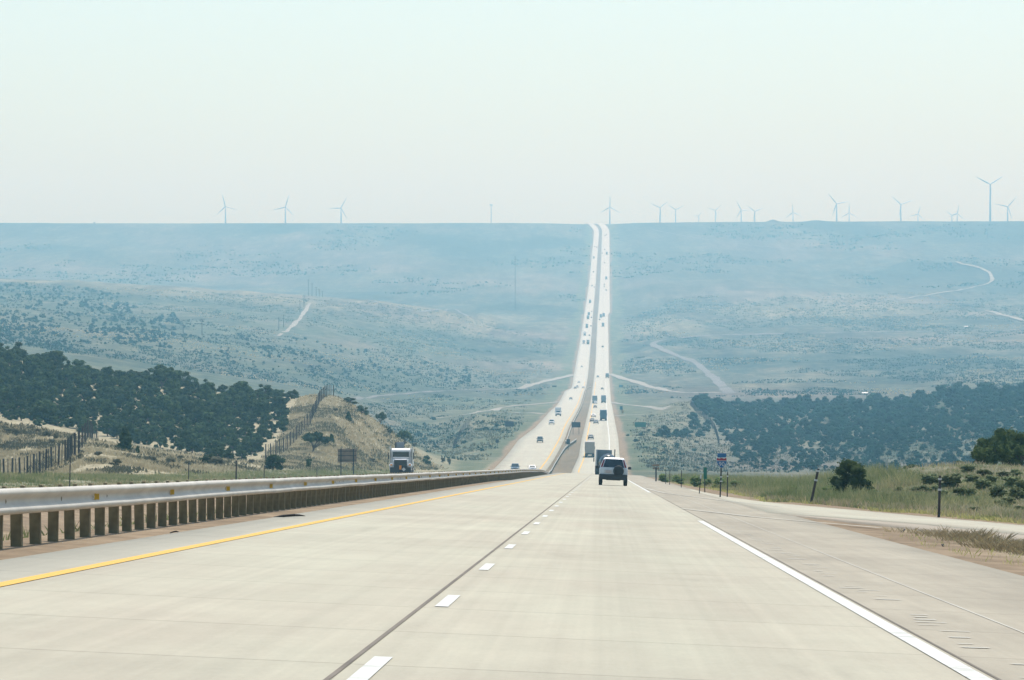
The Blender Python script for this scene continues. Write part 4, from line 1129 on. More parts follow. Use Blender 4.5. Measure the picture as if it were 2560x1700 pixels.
def tank_truck():
    """dark truck with a glossy round drum behind a tall grey bulkhead"""
    r = empty('drum_truck'); w = 1.25
    MB().box((-.20, 1.6, 2.55), (2.08, .5, 1.40)).build('bulkhead', M['trailer_grey'], r, bevel=.03)
    MB().box((-1.16, 0.2, 1.75), (.20, 3.2, 3.0)).build('side_panel', M['trailer_white'], r, bevel=.02)
    MB().loft([[(1.13 * k * math.cos(t) + .34, y, 1.60 + 1.13 * k * math.sin(t)) for t in np.linspace(0, 2 * math.pi, 25)[:-1]] for y, k in ((-3.9, .62), (-3.5, .86), (-2.8, .98), (-1.5, 1.0), (.9, .98), (1.2, .8))]).build('drum', M['tank_black'], r, smooth=True)
    for y in (-2.9, -.8):
        MB().loft([[(1.16 * math.cos(t) + .34, y + d, 1.60 + 1.16 * math.sin(t)) for t in np.linspace(0, 2 * math.pi, 25)[:-1]] for d in (-.05, .05)]).build('hoop', M['chrome'], r, smooth=True)
    MB().box((.45, 1.3, 2.20), (1.55, .4, .42)).build('tool_box', M['plastic'], r, bevel=.03)
    MB().loft([ring(2.0, w * .9, .7, 2.6, .12), ring(3.6, w * .9, .7, 2.5, .12), ring(4.0, w * .85, .7, 1.7, .12), ring(5.2, w * .7, .7, 1.5, .12)]).build('cab', M['dark_paint'], r, bevel=.04)
    MB().slab(((w * .8, 4.02, 1.7), (-w * .8, 4.02, 1.7), (-w * .8, 3.62, 2.4), (w * .8, 3.62, 2.4)), .03, (.05, .05, .04, .06)).build('windscreen', M['glass'], r)
    MB().tube((1.22, 1.4, 1.0), (1.22, 1.4, 3.35), .07, .07, 10).build('exhaust_stack', M['steel_post'], r)
    MB().box((0, -.2, .75), (1.2, 8.0, .35)).build('chassis', M['plastic'], r)
    MB().box((0, -4.0, .55), (2.4, .12, .5)).build('rear_bar', M['plastic'], r)
    for sx in (-1, 1):
        for y in (-3.0, -1.7): wheel(r, sx * (w - .28), y, .5, .55)
        wheel(r, sx * (w - .2), 4.1, .5, .3)
        MB().box((sx * (w + .22), 2.9, 1.9), (.14, .1, .5)).build('mirror', M['plastic'], r)
        MB().box((sx * (w - .28), -3.9, .75), (.6, .03, .8)).build('mud_flap', M['plastic'], r)
        MB().box((sx * 1.0, -4.08, .95), (.3, .06, .14)).build('tail_light', M['tail_red'], r)
    return r

def oncoming_truck():
    r = empty('tanker_truck')
    tractor(r, 'silver_paint', 4.5, scale_w=1.02)  # white cab in silver, the shade on its front put into the paint
    MB().loft([ring(-.6, 1.04, 2.84, 2.98, .05), ring(1.75, 1.02, 2.84, 2.98, .05), ring(2.1, .98, 2.66, 2.80, .05)]).build('roof', M['white_paint'], r)  # white cap painting in the sunlit cab roof
    MB().loft([ring(2.05, .86, 1.97, 2.05, .03), ring(3.0, .80, 1.93, 2.0, .03)]).build('lit_bonnet_top', M['white_paint'], r)  # white sheet painting in the sunlit top of the bonnet
    MB().box((0, 1.25, 2.93), (1.6, .3, .12)).build('sun_visor', M['amber'], r)
    MB().box((-1.15, -4.5, 2.05), (.12, 8.5, 1.9)).build('side_panel', M['trailer_white'], r)
    MB().loft([[(1.0 * k * math.cos(t), y, 2.0 + .95 * k * math.sin(t)) for t in np.linspace(0, 2 * math.pi, 21)[:-1]] for y, k in ((-8.9, .6), (-8.6, 1), (-1.4, 1), (-1.1, .6))]).build('tank', M['trailer_grey'], r, smooth=True)
    MB().box((.15, -1.6, 3.25), (.85, .6, .85)).build('hatch_box', M['trailer_grey'], r, bevel=.03)
    MB().tube((.62, -1.3, 2.6), (.62, -1.3, 3.65), .07, .07, 8).build('vent_pipe', M['steel_post'], r)
    mb = MB().box((0, 0, 0), (.30, .02, .30)); o = mb.build('placard', M['silver_paint'], r); o.location = (-.35, 4.68, .72); o.rotation_euler = (0, math.pi / 4, 0)
    for sx in (-1, 1):
        for y in (-7.9, -6.6): wheel(r, sx * .95, y, .5, .55)
    MB().box((0, -4.6, .9), (1.1, 8.6, .3)).build('frame', M['plastic'], r)
    return r

# ------------------------------------------------------------------ placing the traffic
PROTO = {}
SPEC = {
 'sedan_dark': lambda: car('sedan', 'dark_paint'), 'sedan_white': lambda: car('sedan', 'white_paint'), 'sedan_silver': lambda: car('sedan', 'silver_paint'),
 'sedan_blue': lambda: car('sedan', 'blue_paint'), 'sedan_red': lambda: car('sedan', 'red_paint'),
 'suv_dark': lambda: car('suv', 'dark_paint', 4.7, 1.85, 1.75), 'suv_white': lambda: car('suv', 'white_paint', 4.7, 1.85, 1.75),
 'pickup_white': lambda: car('pickup', 'white_paint', 5.6, 1.95, 1.82, 'pickup_truck'), 'pickup_dark': lambda: car('pickup', 'blue_paint', 5.6, 1.95, 1.82, 'pickup_truck'),
 'semi_tan': lambda: semi('dark_paint', 'tan_paint'), 'semi_grey': lambda: semi('dark_paint', 'trailer_grey'), 'semi_blue': lambda: semi('blue_paint', 'trailer_blue', 3.9),
 'semi_white': lambda: semi('white_paint', 'trailer_white'), 'box_white': lambda: box_truck('white_paint', 'trailer_white'),
 'box_grey': lambda: box_truck('dark_paint', 'trailer_grey'), 'suv_near': near_suv, 'tank': tank_truck, 'tanker': oncoming_truck,
}
TRAFFIC = 'vehicles on the highway'
def vehicle(spec, x, Y, away, label, cat, left=None, group=TRAFFIC, dz=0.0, yaw=0.0):
    X_ = (x - HX) / F * Y
    zf = zr_right if away else zr_left
    z = float(zf(X_, Y)) + .012
    if spec not in PROTO:
        r = PROTO[spec] = SPEC[spec]()
    else:
        r = copy_tree(PROTO[spec], skip=('rim',) if Y > 2200 else ())
    pitch = math.atan(float(zf(X_, Y + 4)) - float(zf(X_, Y - 4))) if False else math.atan((float(road_z(Y + 4)) - float(road_z(Y - 4))) / 8)
    roll = math.atan(float(bank(Y))) if away else 0
    r.location = (X_, Y, z + dz)
    r.rotation_euler = (pitch, roll, -DRIFT + yaw) if away else (-pitch, 0, math.pi - DRIFT + yaw)
    tag(r, label, cat, group)
    return r
def yv(y): return Y_OF(y)

vehicle('suv_near', 1532, 266, True, 'white off-road car with a black spare wheel on its tailgate, nearest on the road', 'car')
vehicle('tank', 1511.5, 556, True, 'dark truck with a glossy black drum just beyond the white off-road car', 'truck')
vehicle('semi_tan', 1474.5, 1126, True, 'tan box trailer of a semi in the fast lane by the median', 'truck')
for spec, x, y, lb, cat in (
    ('sedan_dark', 1477, 1098, 'dark car driving just ahead of the tan trailer', 'car'),
    ('sedan_blue', 1490, 1059, 'blue car between the fast lane and the blue trailer', 'car'),
    ('sedan_dark', 1480.5, 1055, 'dark car touching the blue car near the left edge line', 'car'),
    ('sedan_silver', 1483.5, 1043, 'silver car with a bright glint beside the blue trailer', 'car'),
    ('semi_blue', 1508.5, 1051, 'dark blue trailer of a semi in the slow lane', 'truck'),
    ('sedan_dark', 1488, 1020, 'dark car alone behind the two grey trailers', 'car'),
    ('semi_grey', 1487, 1008, 'grey trailer of a semi in the fast lane behind a glinting car', 'truck'),
    ('sedan_white', 1488.5, 1009.5, 'small white car tucked right behind the fast lane trailer', 'car'),
    ('semi_grey', 1509, 1007, 'grey trailer of a semi in the slow lane next to another', 'truck'),
    ('sedan_dark', 1505.5, 974, 'dark car on the level of the end of the median guardrail', 'car'),
    ('sedan_dark', 1494.5, 943.5, 'dark car near the median beside the side road mouth', 'car'),
    ('box_grey', 1518, 945, 'grey box truck at the mouth of the dirt side road', 'truck'),
    ('suv_dark', 1506.6, 868.5, 'lone dark car on the foot of the far climb', 'car')):
    vehicle(spec, x, yv(y), True, lb, cat)
vehicle('tanker', 1003, 462, False, 'oncoming white tanker truck behind the guardrail below the bare spur', 'truck', yaw=.03)
vehicle('pickup_dark', 1288, 985, False, 'dark blue pickup coming up behind the guardrail', 'pickup')
vehicle('sedan_silver', 1331, 985, False, 'silver car with glinting windscreen half hidden by the guardrail', 'car')
for spec, x, y, lb, cat in (
    ('suv_dark', 1350, 1106, 'dark oncoming car alone on the wide concrete', 'car'),
    ('pickup_white', 1379, 1061, 'white oncoming pickup just ahead of a white box truck', 'pickup'),
    ('box_white', 1395.5, 1040, 'white oncoming box truck behind the white pickup', 'truck'),
    ('sedan_dark', 1427, 999, 'small dark oncoming car in mid lane above the box truck', 'car'),
    ('suv_white', 1443, 970, 'white oncoming car glinting where the road widens', 'car'),
    ('sedan_white', 1458, 970.5, 'white oncoming car glinting at the end of the guardrail', 'car'),
    ('sedan_dark', 1438, 972, 'dark oncoming car at the verge where the road widens', 'car'),
    ('sedan_silver', 1447, 957, 'silver oncoming car just above the glinting pair', 'car'),
    ('sedan_white', 1454.5, 918, 'white oncoming car alone above the dirt side road', 'car'),
    ('box_white', 1459.5, 859, 'white oncoming truck beside a grey semi', 'truck'),
    ('semi_grey', 1470, 860, 'grey oncoming semi beside a white truck', 'truck')):
    vehicle(spec, x, yv(y), False, lb, cat)
far_lab = 'tiny vehicle on the far climb of the highway'
for spec, x, y in (('semi_grey', 1507.5, 816), ('sedan_dark', 1499, 800), ('semi_grey', 1502, 794), ('semi_grey', 1509, 791), ('suv_dark', 1515.7, 726.7), ('sedan_dark', 1510.6, 717),
                   ('sedan_dark', 1510.6, 712), ('semi_grey', 1515.7, 698), ('sedan_dark', 1511.6, 658), ('semi_grey', 1517, 636), ('sedan_dark', 1505.5, 634), ('sedan_dark', 1511.6, 624.7), ('suv_dark', 1512.6, 590), ('sedan_dark', 1516, 587)):
    vehicle(spec, x, yv(y), True, far_lab + ' driving away', 'vehicle', group='far vehicles driving away')
for spec, x, y in (('semi_white', 1462, 838), ('sedan_dark', 1473.5, 840), ('semi_blue', 1467, 819), ('sedan_dark', 1477.5, 816.5), ('semi_blue', 1470, 797), ('sedan_dark', 1478.6, 795), ('box_grey', 1472, 788), ('sedan_silver', 1479.4, 780),
                   ('semi_grey', 1475, 757), ('suv_dark', 1480, 715.5), ('sedan_dark', 1486, 719), ('suv_dark', 1483.7, 681), ('box_white', 1484.5, 646), ('sedan_dark', 1487, 617.5), ('suv_dark', 1492, 619.6)):
    vehicle(spec, x, yv(y), False, far_lab + ' coming down', 'vehicle', group='far vehicles coming down')
# ------------------------------------------------------------------ plants
def leaf_cloud(r, centers, radii, n_each, size, squash=.8):
    """many small leaf faces scattered over and inside lumpy clumps"""
    V = []
    for c, rad in zip(centers, radii):
        d = r.normal(size=(n_each, 3)); d /= np.linalg.norm(d, axis=1)[:, None]
        p = c + d * (rad * (.55 + .5 * r.random((n_each, 1)))) * np.array([1, 1, squash])
        nn = d + r.normal(size=(n_each, 3)) * .42 + np.array([0, 0, .15])
        a = np.cross(nn, r.normal(size=(n_each, 3))); a /= np.linalg.norm(a, axis=1)[:, None] + 1e-9
        b = np.cross(nn, a); b /= np.linalg.norm(b, axis=1)[:, None] + 1e-9
        s = size * (.6 + .8 * r.random((n_each, 1)))
        V.append(np.stack([p - a * s, p - b * s * .6, p + a * s, p + b * s * .6], 1))
    V = np.concatenate(V).reshape(-1, 3)
    return V, np.arange(len(V)).reshape(-1, 4)

def ico(r, c, rad, bump=.18):
    t = (1 + 5 ** .5) / 2
    v = np.array([(-1, t, 0), (1, t, 0), (-1, -t, 0), (1, -t, 0), (0, -1, t), (0, 1, t), (0, -1, -t), (0, 1, -t), (t, 0, -1), (t, 0, 1), (-t, 0, -1), (-t, 0, 1)], float)
    v /= np.linalg.norm(v[0])
    f = np.array([(0, 11, 5), (0, 5, 1), (0, 1, 7), (0, 7, 10), (0, 10, 11), (1, 5, 9), (5, 11, 4), (11, 10, 2), (10, 7, 6), (7, 1, 8), (3, 9, 4), (3, 4, 2), (3, 2, 6), (3, 6, 8), (3, 8, 9), (4, 9, 5), (2, 4, 11), (6, 2, 10), (8, 6, 7), (9, 8, 1)])
    v = v * (1 + bump * r.normal(size=(12, 1)))
    return c + v * rad, f

def crown_mesh(name, seed, form, n_each, size, mat, core=True):
    """form: juniper (round, foliage to the ground), flat (spreading top), cone, bush"""
    r = np.random.default_rng(seed)
    C = []; R = []
    if form == 'flat':
        for k in range(13):
            a = r.random() * 6.28; q = r.random() ** .6
            C.append((math.cos(a) * q * .52, math.sin(a) * q * .52, .80 - .22 * q * q + r.normal() * .05)); R.append(.15 + .07 * r.random())
    elif form == 'cone':
        for k in range(16):
            z = .10 + .84 * (k / 15); q = .40 * (1.08 - z) ** .75; a = k * 2.4
            C.append((math.cos(a) * q * .55, math.sin(a) * q * .55, z)); R.append(.10 + .20 * (1 - z))
    elif form == 'dome':
        for k in range(34):
            a = r.random() * 6.28; q = r.random() ** .5; z = r.random()
            w = .40 * math.sqrt(max(.05, 1 - (z * .95) ** 2.4)) * (.8 + .2 * min(1, z * 4))
            C.append((math.cos(a) * q * w, math.sin(a) * q * w, .05 + .82 * z)); R.append(.12 + .07 * r.random())
    elif form == 'bush':
        for k in range(15):
            a = r.random() * 6.28; q = r.random() ** .5; z = r.random() ** .8
            C.append((math.cos(a) * q * .36 * (1.1 - .5 * z), math.sin(a) * q * .36 * (1.1 - .5 * z), .16 + .68 * z)); R.append(.15 + .09 * r.random())
    else:
        lean = r.normal(size=2) * .05
        for k in range(15):
            a = r.random() * 6.28; q = r.random() ** .5; z = r.random() ** .85
            w = .44 * (1 - .62 * z ** 2.2) * (.85 + .15 * min(1, z * 5))
            C.append((math.cos(a) * q * w + lean[0] * z, math.sin(a) * q * w + lean[1] * z, .14 + .76 * z)); R.append((.165 + .10 * r.random()) * (1.1 - .35 * z))
    C = np.array(C); R = np.array(R)
    V, Fq = leaf_cloud(r, C, R, n_each, size)
    me = bpy.data.meshes.new(name)
    verts = V; faces = [tuple(q) for q in Fq.tolist()]
    if core:
        for c, q in zip(C, R):
            v, f = ico(r, c, q * .72)
            b = len(verts); verts = np.concatenate([verts, v]); faces += [tuple(int(i) + b for i in t) for t in f]
    me.from_pydata(verts.tolist(), [], faces); me.materials.append(mat); me.update()
    return me, C
def trunk_mesh(name, seed, C, mat, low=False):
    r = np.random.default_rng(seed + 500)
    mb = MB()
    top = .35 if not low else .25
    mb.path([(0, 0, -.12), (.01, 0, .05), (.015, .01, top)], [.05, .042, .03], 7)
    for c in C[r.permutation(len(C))[:6]]:
        m_ = np.array([.015, .01, top * .7]) * .5 + c * .5 + np.array([0, 0, -.05])
        mb.path([(.012, .005, top * .55), tuple(m_), tuple(c)], [.028, .018, .008], 5)
    me = bpy.data.meshes.new(name); me.from_pydata(mb.v, [], mb.f); me.materials.append(mat); me.update()
    return me

TREES = {}
def variants(key, form, n, n_each, size, mat):
    out = []
    for k in range(n):
        me, C = crown_mesh('crown', 11 * n + k + len(key) * 31, form, n_each, size, mat)
        out.append((me, trunk_mesh('trunk', k, C, M['bark'])))
    TREES[key] = out
variants('juniper', 'juniper', 7, 100, .038, M['leaf_juniper'])
variants('flat', 'flat', 3, 70, .042, M['leaf_juniper'])
variants('cone', 'cone', 2, 70, .045, M['leaf_juniper'])
variants('bush', 'bush', 3, 150, .030, M['leaf_bush'])
variants('dome', 'dome', 1, 110, .026, M['leaf_bush'])
variants('knoll', 'juniper', 4, 150, .030, M['leaf_bush'])
variants('hill', 'juniper', 6, 40, .06, M['leaf_far'])
variants('sage', 'bush', 5, 60, .055, M['leaf_sage'])
variants('knollsage', 'bush', 5, 70, .06, M['leaf_knoll'])
variants('verge', 'bush', 4, 70, .06, M['leaf_verge'])
_tc = [0]
def tree(key, p, h, w, label, cat='tree', group=None, name='juniper_tree', trunk=True, var=None, sink=.0):
    _tc[0] += 1
    cm, tm = TREES[key][(_tc[0] * 7 + int(p[0] * 3)) % len(TREES[key]) if var is None else var]
    r = empty(name, (p[0], p[1], p[2] - sink), random.uniform(0, 6.28), 0, (w, w, h))
    tag(r, label, cat, group)
    c = bpy.data.objects.new('crown', cm); COL.objects.link(c); adopt(c, r)
    if trunk:
        t = bpy.data.objects.new('trunk', tm); COL.objects.link(t); adopt(t, r)
    return r

def inside(x, y, poly):
    c = False; n = len(poly)
    for i in range(n):
        (x1, y1), (x2, y2) = poly[i], poly[i - 1]
        if (y1 > y) != (y2 > y) and x < (x2 - x1) * (y - y1) / (y2 - y1) + x1: c = not c
    return c
def sample(poly, dx, dy, tries, holes=(), dens=None, rs=None):
    """evenly spread foot points inside an outline"""
    rs = rs or random
    xs_, ys_ = [p[0] for p in poly], [p[1] for p in poly]
    out = []
    for _ in range(tries):
        x, y = rs.uniform(min(xs_), max(xs_)), rs.uniform(min(ys_), max(ys_))
        if not inside(x, y, poly): continue
        if any(((x - a) / c / 1.35) ** 2 + ((y - b) / d / 1.35) ** 2 < 1 for a, b, c, d in holes): continue
        if dens and rs.random() > dens(x, y): continue
        if any(((x - a) / dx) ** 2 + ((y - b) / dy) ** 2 < 1 for a, b in out): continue
        out.append((x, y))
    return out

# --- the dark woodland on the left-hand hill
WOOD = [(-70, 870), (0, 898), (80, 912), (163, 931), (260, 956), (374, 956), (445, 964), (531, 982), (607, 996), (700, 994), (738, 996), (722, 1012), (712, 1040), (716, 1075), (672, 1106), (648, 1112), (650, 1132),
        (600, 1153), (540, 1148), (470, 1134), (400, 1122), (330, 1106), (262, 1094), (190, 1080), (110, 1067), (0, 1047), (-70, 1038)]
HOLES = [(232, 985, 17, 14), (238, 1003, 13, 14), (402, 1008, 24, 10), (335, 1030, 24, 8), (290, 1038, 14, 7), (482, 996, 24, 7), (560, 988, 15, 9), (556, 1005, 18, 8), (412, 985, 12, 6), (640, 1010, 10, 8), (395, 1052, 10, 5)]
rs = random.Random(3)
pts = sample(WOOD, 25, 8.2, 16000, HOLES, rs=rs)
# a closed row along the crest so that the skyline reads as crowns
crest = [(-60, 873), (-25, 884), (10, 900), (40, 906), (72, 912), (105, 917), (138, 925), (170, 934), (203, 942), (236, 950), (262, 957), (296, 957), (330, 956), (362, 956), (395, 957), (425, 962), (455, 967), (487, 973), (519, 981), (560, 987), (590, 994), (625, 996), (660, 996), (700, 995), (733, 996)]
pts = crest + [p for p in pts if all(abs(p[0] - c[0]) > 12 or abs(p[1] - c[1]) > 6 for c in crest)]
n_ind = 0
wood = []
for x, y in pts:
    p = hit(x, y, 560, 1100)
    if p is None: continue
    s = F / p.y
    w_px = (28 + 30 * rs.random() ** 1.3) * (.86 if y > 1060 else 1)
    if x > 640: w_px *= .85
    wood.append((p, w_px / s, rs.uniform(.80, 1.12) * w_px / s * .98))
for i, (p, w, h) in enumerate(wood):
    top = p.z + h
    tree('juniper', p, h, w * 1.12, 'dark juniper in the close woodland on the hillside behind the game fence', group='junipers of the hillside woodland', sink=.15)
# --- single trees that can be told apart
for key, x, y, wpx, hpx, lb, y0 in (
    ('flat', 783, 1131, 68, 52, 'spreading juniper with open limbs just in front of the game fence', 560),
    ('cone', 829, 1108, 20, 23, 'small pointed juniper right of the spreading tree on the bare spur', 560),
    ('cone', 871, 1054, 22, 24, 'small round juniper alone high on the bare spur', 560),
    ('juniper', 683, 1178, 62, 44, 'broad low juniper at the foot of the hill fence', 480),
    ('juniper', 772, 1172, 26, 26, 'small bush juniper between the broad shrub and the brown sign', 480),
    ('cone', 312, 1170, 50, 58, 'pointed juniper standing alone in the sage below the woodland', 480),
    ('cone', 344, 1140, 16, 20, 'small pointed juniper close behind the lone pointed one', 480),
    ('juniper', 520, 1160, 44, 26, 'rounded low juniper at the foot of the woodland', 480),
    ('flat', 951, 1064, 26, 36, 'small pine with two tiers of foliage on the spur skyline', 700),
    ('flat', 1009, 1086, 40, 46, 'flat topped pine standing out on the spur skyline', 700),
    ('juniper', 905, 1038, 36, 26, 'juniper clump just over the spur skyline', 700),
    ('juniper', 872, 1010, 44, 18, 'low dark scrub along the crest beside the fence top', 700),
    ('juniper', 970, 1072, 22, 20, 'low scrub between the two skyline pines', 700),
    ('juniper', 1064, 1110, 30, 24, 'dark shrub low on the spur skyline behind the tanker truck', 700)):
    p = hit(x, y, y0, 1100) or at(x, 880)
    s = F / p.y
    tree(key, p, hpx / s / .95, wpx / s * (1.0 if key != 'cone' else 1.15), lb, sink=.1)
for x, y, w_, h_, lb in ((1035, 1118, 16, 12, 'small dark shrub on the spur above the tanker truck'), (1108, 1157, 12, 16, 'small upright shrub low on the spur beside the grass'), (1123, 1163, 11, 18, 'upright shrub at the very foot of the spur'), (930, 1158, 26, 13, 'low grey shrub left of the tanker truck'), (846, 1172, 20, 10, 'low dark shrub below the brown sign'),
                      (838, 1030, 16, 10, 'dark shrub high on the spur beside the fence'), (905, 1115, 14, 9, 'small shrub half way up the spur right of the sign')):
    p = hit(x, y, 480, 1100)
    if p: tree('sage', p, h_ / F * p.y * 1.05, w_ / F * p.y * 1.2, lb, 'shrub', name='shrub', sink=.05)

# --- wooded hill across the valley on the right
RH = [(1728, 1008), (1790, 1024), (1950, 1021), (2100, 1023), (2250, 1015), (2340, 1006), (2450, 995), (2640, 990), (2640, 1180), (2300, 1178), (2150, 1180), (2000, 1180), (1900, 1178), (1850, 1160), (1822, 1110), (1800, 1060), (1760, 1035)]
def dens(x, y):
    t = (y - 1005) / 170
    d = 1.0 if t < .42 else max(.22, 1.0 - (t - .42) * 2.4)
    n = float(fbm(np.array(x / 70.0), np.array(y / 22.0), 3))
    return d * (1.0 if n > -.03 - .25 * (t < .25) else .12)
rs = random.Random(5)
rp = sample(RH, 15.5, 6.0, 14000, ((2020, 1040, 20, 6), (2350, 1025, 40, 5), (1995, 1037, 14, 5)), dens, rs)
rp += [(x + rs.uniform(-8, 8), y + rs.uniform(-5, 6)) for x, y in ((1675, 1092), (1690, 1088), (1700, 1096), (1715, 1085), (1730, 1078), (1745, 1074), (1752, 1090), (1765, 1068), (1655, 1094), (1768, 1082), (1742, 1060), (1705, 1084), (1722, 1096))]
rp += [(x, y) for x, y in zip(np.arange(1740, 2640, 17), np.interp(np.arange(1740, 2640, 17), [1740, 1800, 1950, 2100, 2250, 2340, 2450, 2640], [1009, 1023, 1019, 1021, 1013, 1004, 993, 990]))]
hill = []
for x, y in rp:
    p = hit(x, y, 1120, 2180)
    if p is None: continue
    s = F / p.y
    t = (y - 1005) / 170
    w = (20 + 28 * rs.random() ** 1.6) * (1.1 - .42 * max(0, t)) / s
    hill.append((p, w, w * rs.uniform(.62, .95)))
room = 292 - len(wood) - 14
hill.sort(key=lambda k: -(k[1] * k[2] / k[0].y ** 2))
for p, w, h in hill[:max(0, room)]:
    tree('hill', p, h, w * 1.1, 'hazy juniper on the wooded hill across the valley', group='junipers of the hazy far hill', sink=.3, trunk=True)
def mass(name, items, key, mat, label):
    """the remainder of a wood in one mesh, every tree still a full crown"""
    V, Fs, n = [], [], 0
    arr = []
    for me, _ in TREES[key]:
        v = np.empty(len(me.vertices) * 3); me.vertices.foreach_get('co', v)
        tri = [tuple(p.vertices) for p in me.polygons]
        qd = np.array([t if len(t) == 4 else (t[0], t[1], t[2], t[2]) for t in tri])
        arr.append((v.reshape(-1, 3), qd))
    faces = []
    for i, (p, w, h) in enumerate(items):
        v, qd = arr[i % len(arr)]
        a = (i * 2.399) % 6.28; c, s_ = math.cos(a), math.sin(a)
        vv = v * np.array([w, w, h]); vv = np.stack([vv[:, 0] * c - vv[:, 1] * s_, vv[:, 0] * s_ + vv[:, 1] * c, vv[:, 2]], 1) + np.array([p[0], p[1], p[2] - .1 * h])
        V.append(vv); Fs.append(qd + n); n += len(vv)
    V = np.concatenate(V); Fs = np.concatenate(Fs)
    me = bpy.data.meshes.new(name)
    tri = Fs[:, 2] == Fs[:, 3]
    fl = [tuple(f[:3]) if t else tuple(f) for f, t in zip(Fs.tolist(), tri)]
    me.from_pydata(V.tolist(), [], fl); me.materials.append(mat); me.update()
    o = bpy.data.objects.new(name, me); COL.objects.link(o)
    return tag(o, label, 'woodland', kind='stuff')
rest = hill[max(0, room):]
if rest: mass('far_woodland', rest, 'hill', M['leaf_far'], 'thin remainder of the woodland on the hazy hill')

# --- scrub over the hazy slopes on the left, beyond the woodland
variants('scrub', 'juniper', 4, 5, .16, M['leaf_far'])
rs = random.Random(9)
S1 = [(-60, 712), (60, 712), (200, 722), (300, 736), (290, 752), (120, 752), (-60, 748)]
S2 = [(-60, 800), (60, 798), (180, 812), (320, 820), (420, 838), (430, 872), (300, 862), (180, 880), (60, 865), (-60, 850)]
S3 = [(400, 838), (620, 838), (740, 842), (900, 878), (1180, 930), (1180, 960), (1000, 966), (860, 955), (640, 930), (480, 880)]
S4 = [(-60, 752), (300, 760), (520, 812), (400, 832), (200, 810), (-60, 795)]
def clumpy(th, sx=60, sy=14):
    return lambda x, y: 1.0 if float(fbm(np.array(x / sx), np.array(y / sy), 3)) > th else .06
sc = sample(S1, 8, 2.5, 5200, dens=clumpy(-.12), rs=rs) + sample(S2, 9.5, 3.6, 5200, dens=clumpy(-.10), rs=rs) + sample(S3, 12, 4, 5200, dens=clumpy(.02), rs=rs) + sample(S4, 10, 3, 2200, dens=clumpy(.06), rs=rs)
items = []
for x, y in sc:
    p = hit(x, y, 1150, 5200)
    if p is None: continue
    w = (5 + 14 * rs.random() ** 1.8) * (.62 if y < 760 else 1.0) * (.8 if x > 450 else 1) / F * p.y
    items.append((p, w, w * rs.uniform(.55, .8)))
for x, y in ((1110, 1130), (1090, 1120), (1140, 1120), (1125, 1098), (1060, 1100), (1045, 1090), (1075, 1088), (1160, 1110), (1183, 1092), (1215, 1075), (1225, 1118), (1205, 1128), (1155, 1088), (1100, 1075), (1132, 1068), (1060, 1062), (1040, 1066), (1082, 1050), (1240, 1068),
             (1590, 1105), (1612, 1120), (1660, 1135), (1700, 1138), (1735, 1128), (1640, 1092), (1690, 1114), (1672, 1172), (1705, 1168), (1750, 1150), (1770, 1160), (1570, 1090), (1622, 1078), (1742, 1108), (1781, 1132), (1804, 1150), (1826, 1170), (1660, 1118), (1605, 1090), (1838, 1140)):
    p = hit(x, y, 1000, 2100)
    if p is None: continue
    w = rs.uniform(10, 24) / F * p.y
    items.append((p, w, w * .45))
mass('scattered_scrub', items, 'scrub', M['leaf_far'], 'scattered scrub thinning out over the hazy slopes')

# --- verge and knoll on the near right
tree('dome', at(2131, 186), 1.85, 2.15, 'round dense dark bush standing alone at the back of the verge', 'bush', name='bush', var=0, sink=.08)
for x, Y, w, h, lb in ((2475, 222, 2.0, 2.1, 'dark bushy juniper at the edge of the clump crowning the knoll'), (2512, 235, 2.3, 2.45, 'tallest dark juniper of the clump crowning the knoll'), (2556, 228, 2.2, 2.0, 'dark juniper at the picture edge in the clump crowning the knoll'), (2600, 240, 1.8, 2.1, 'dark juniper cut off at the edge of the view on the knoll'), (2440, 232, 1.2, 1.2, 'low dark juniper in front of the knoll clump')):
    tree('knoll', at(x, Y), h, w * 1.05, lb, sink=.06)
for x, Y, w, h, lb in ((2275, 330, 3.0, 1.5, 'wide dark mound of juniper looking over the low shoulder of the knoll'), (2215, 345, 1.8, 1.0, 'lower dark juniper beside the wide mound behind the knoll'), (2400, 320, 1.4, 1.0, 'dark juniper top showing over the knoll below the hazy hill')):
    p = at(x, Y); p.z = zy(1206 if x < 2390 else 1180, Y)
    p.z = max(p.z, float(terrain(p.x, p.y)))
    tree('knoll', p, h, w, lb, 'tree', sink=.1)
SG = [(2327, 1208, 44, 24), (2292, 1228, 30, 14), (2378, 1218, 50, 30), (2420, 1178, 34, 18), (2260, 1210, 12, 9), (2289, 1194, 14, 11), (2310, 1230, 26, 18), (2425, 1242, 26, 22), (2460, 1222, 40, 26), (2490, 1246, 40, 30), (2530, 1215, 44, 26), (2545, 1250, 40, 30), (2340, 1252, 22, 14), (2262, 1256, 30, 20), (2280, 1266, 28, 16), (2212, 1252, 34, 20), (2360, 1240, 24, 16), (2440, 1262, 30, 22), (2500, 1270, 34, 22), (2390, 1195, 26, 14), (2460, 1190, 40, 18), (2510, 1192, 34, 16), (2405, 1265, 22, 13), (2550, 1280, 30, 18), (2222, 1190, 14, 7), (2240, 1236, 18, 9), (2470, 1275, 24, 14), (2180, 1255, 20, 14), (2300, 1248, 34, 18), (2335, 1228, 28, 16), (2400, 1240, 40, 22), (2430, 1205, 36, 20), (2480, 1205, 30, 20), (2550, 1232, 44, 30), (2520, 1262, 36, 22), (2375, 1256, 30, 16), (2435, 1280, 30, 16), (2540, 1190, 36, 18), (2248, 1226, 24, 12)]
for x, y, w, h in SG:
    p = hit(x, y + 4, 120, 260)
    if p is None: continue
    tree('knollsage', p, h / F * p.y * 1.3, w / F * p.y * 1.45, 'rounded grey-green sagebrush on the knoll beside the on-ramp', 'sagebrush', 'sagebrush on the roadside knoll', 'sagebrush', trunk=False, sink=.03)
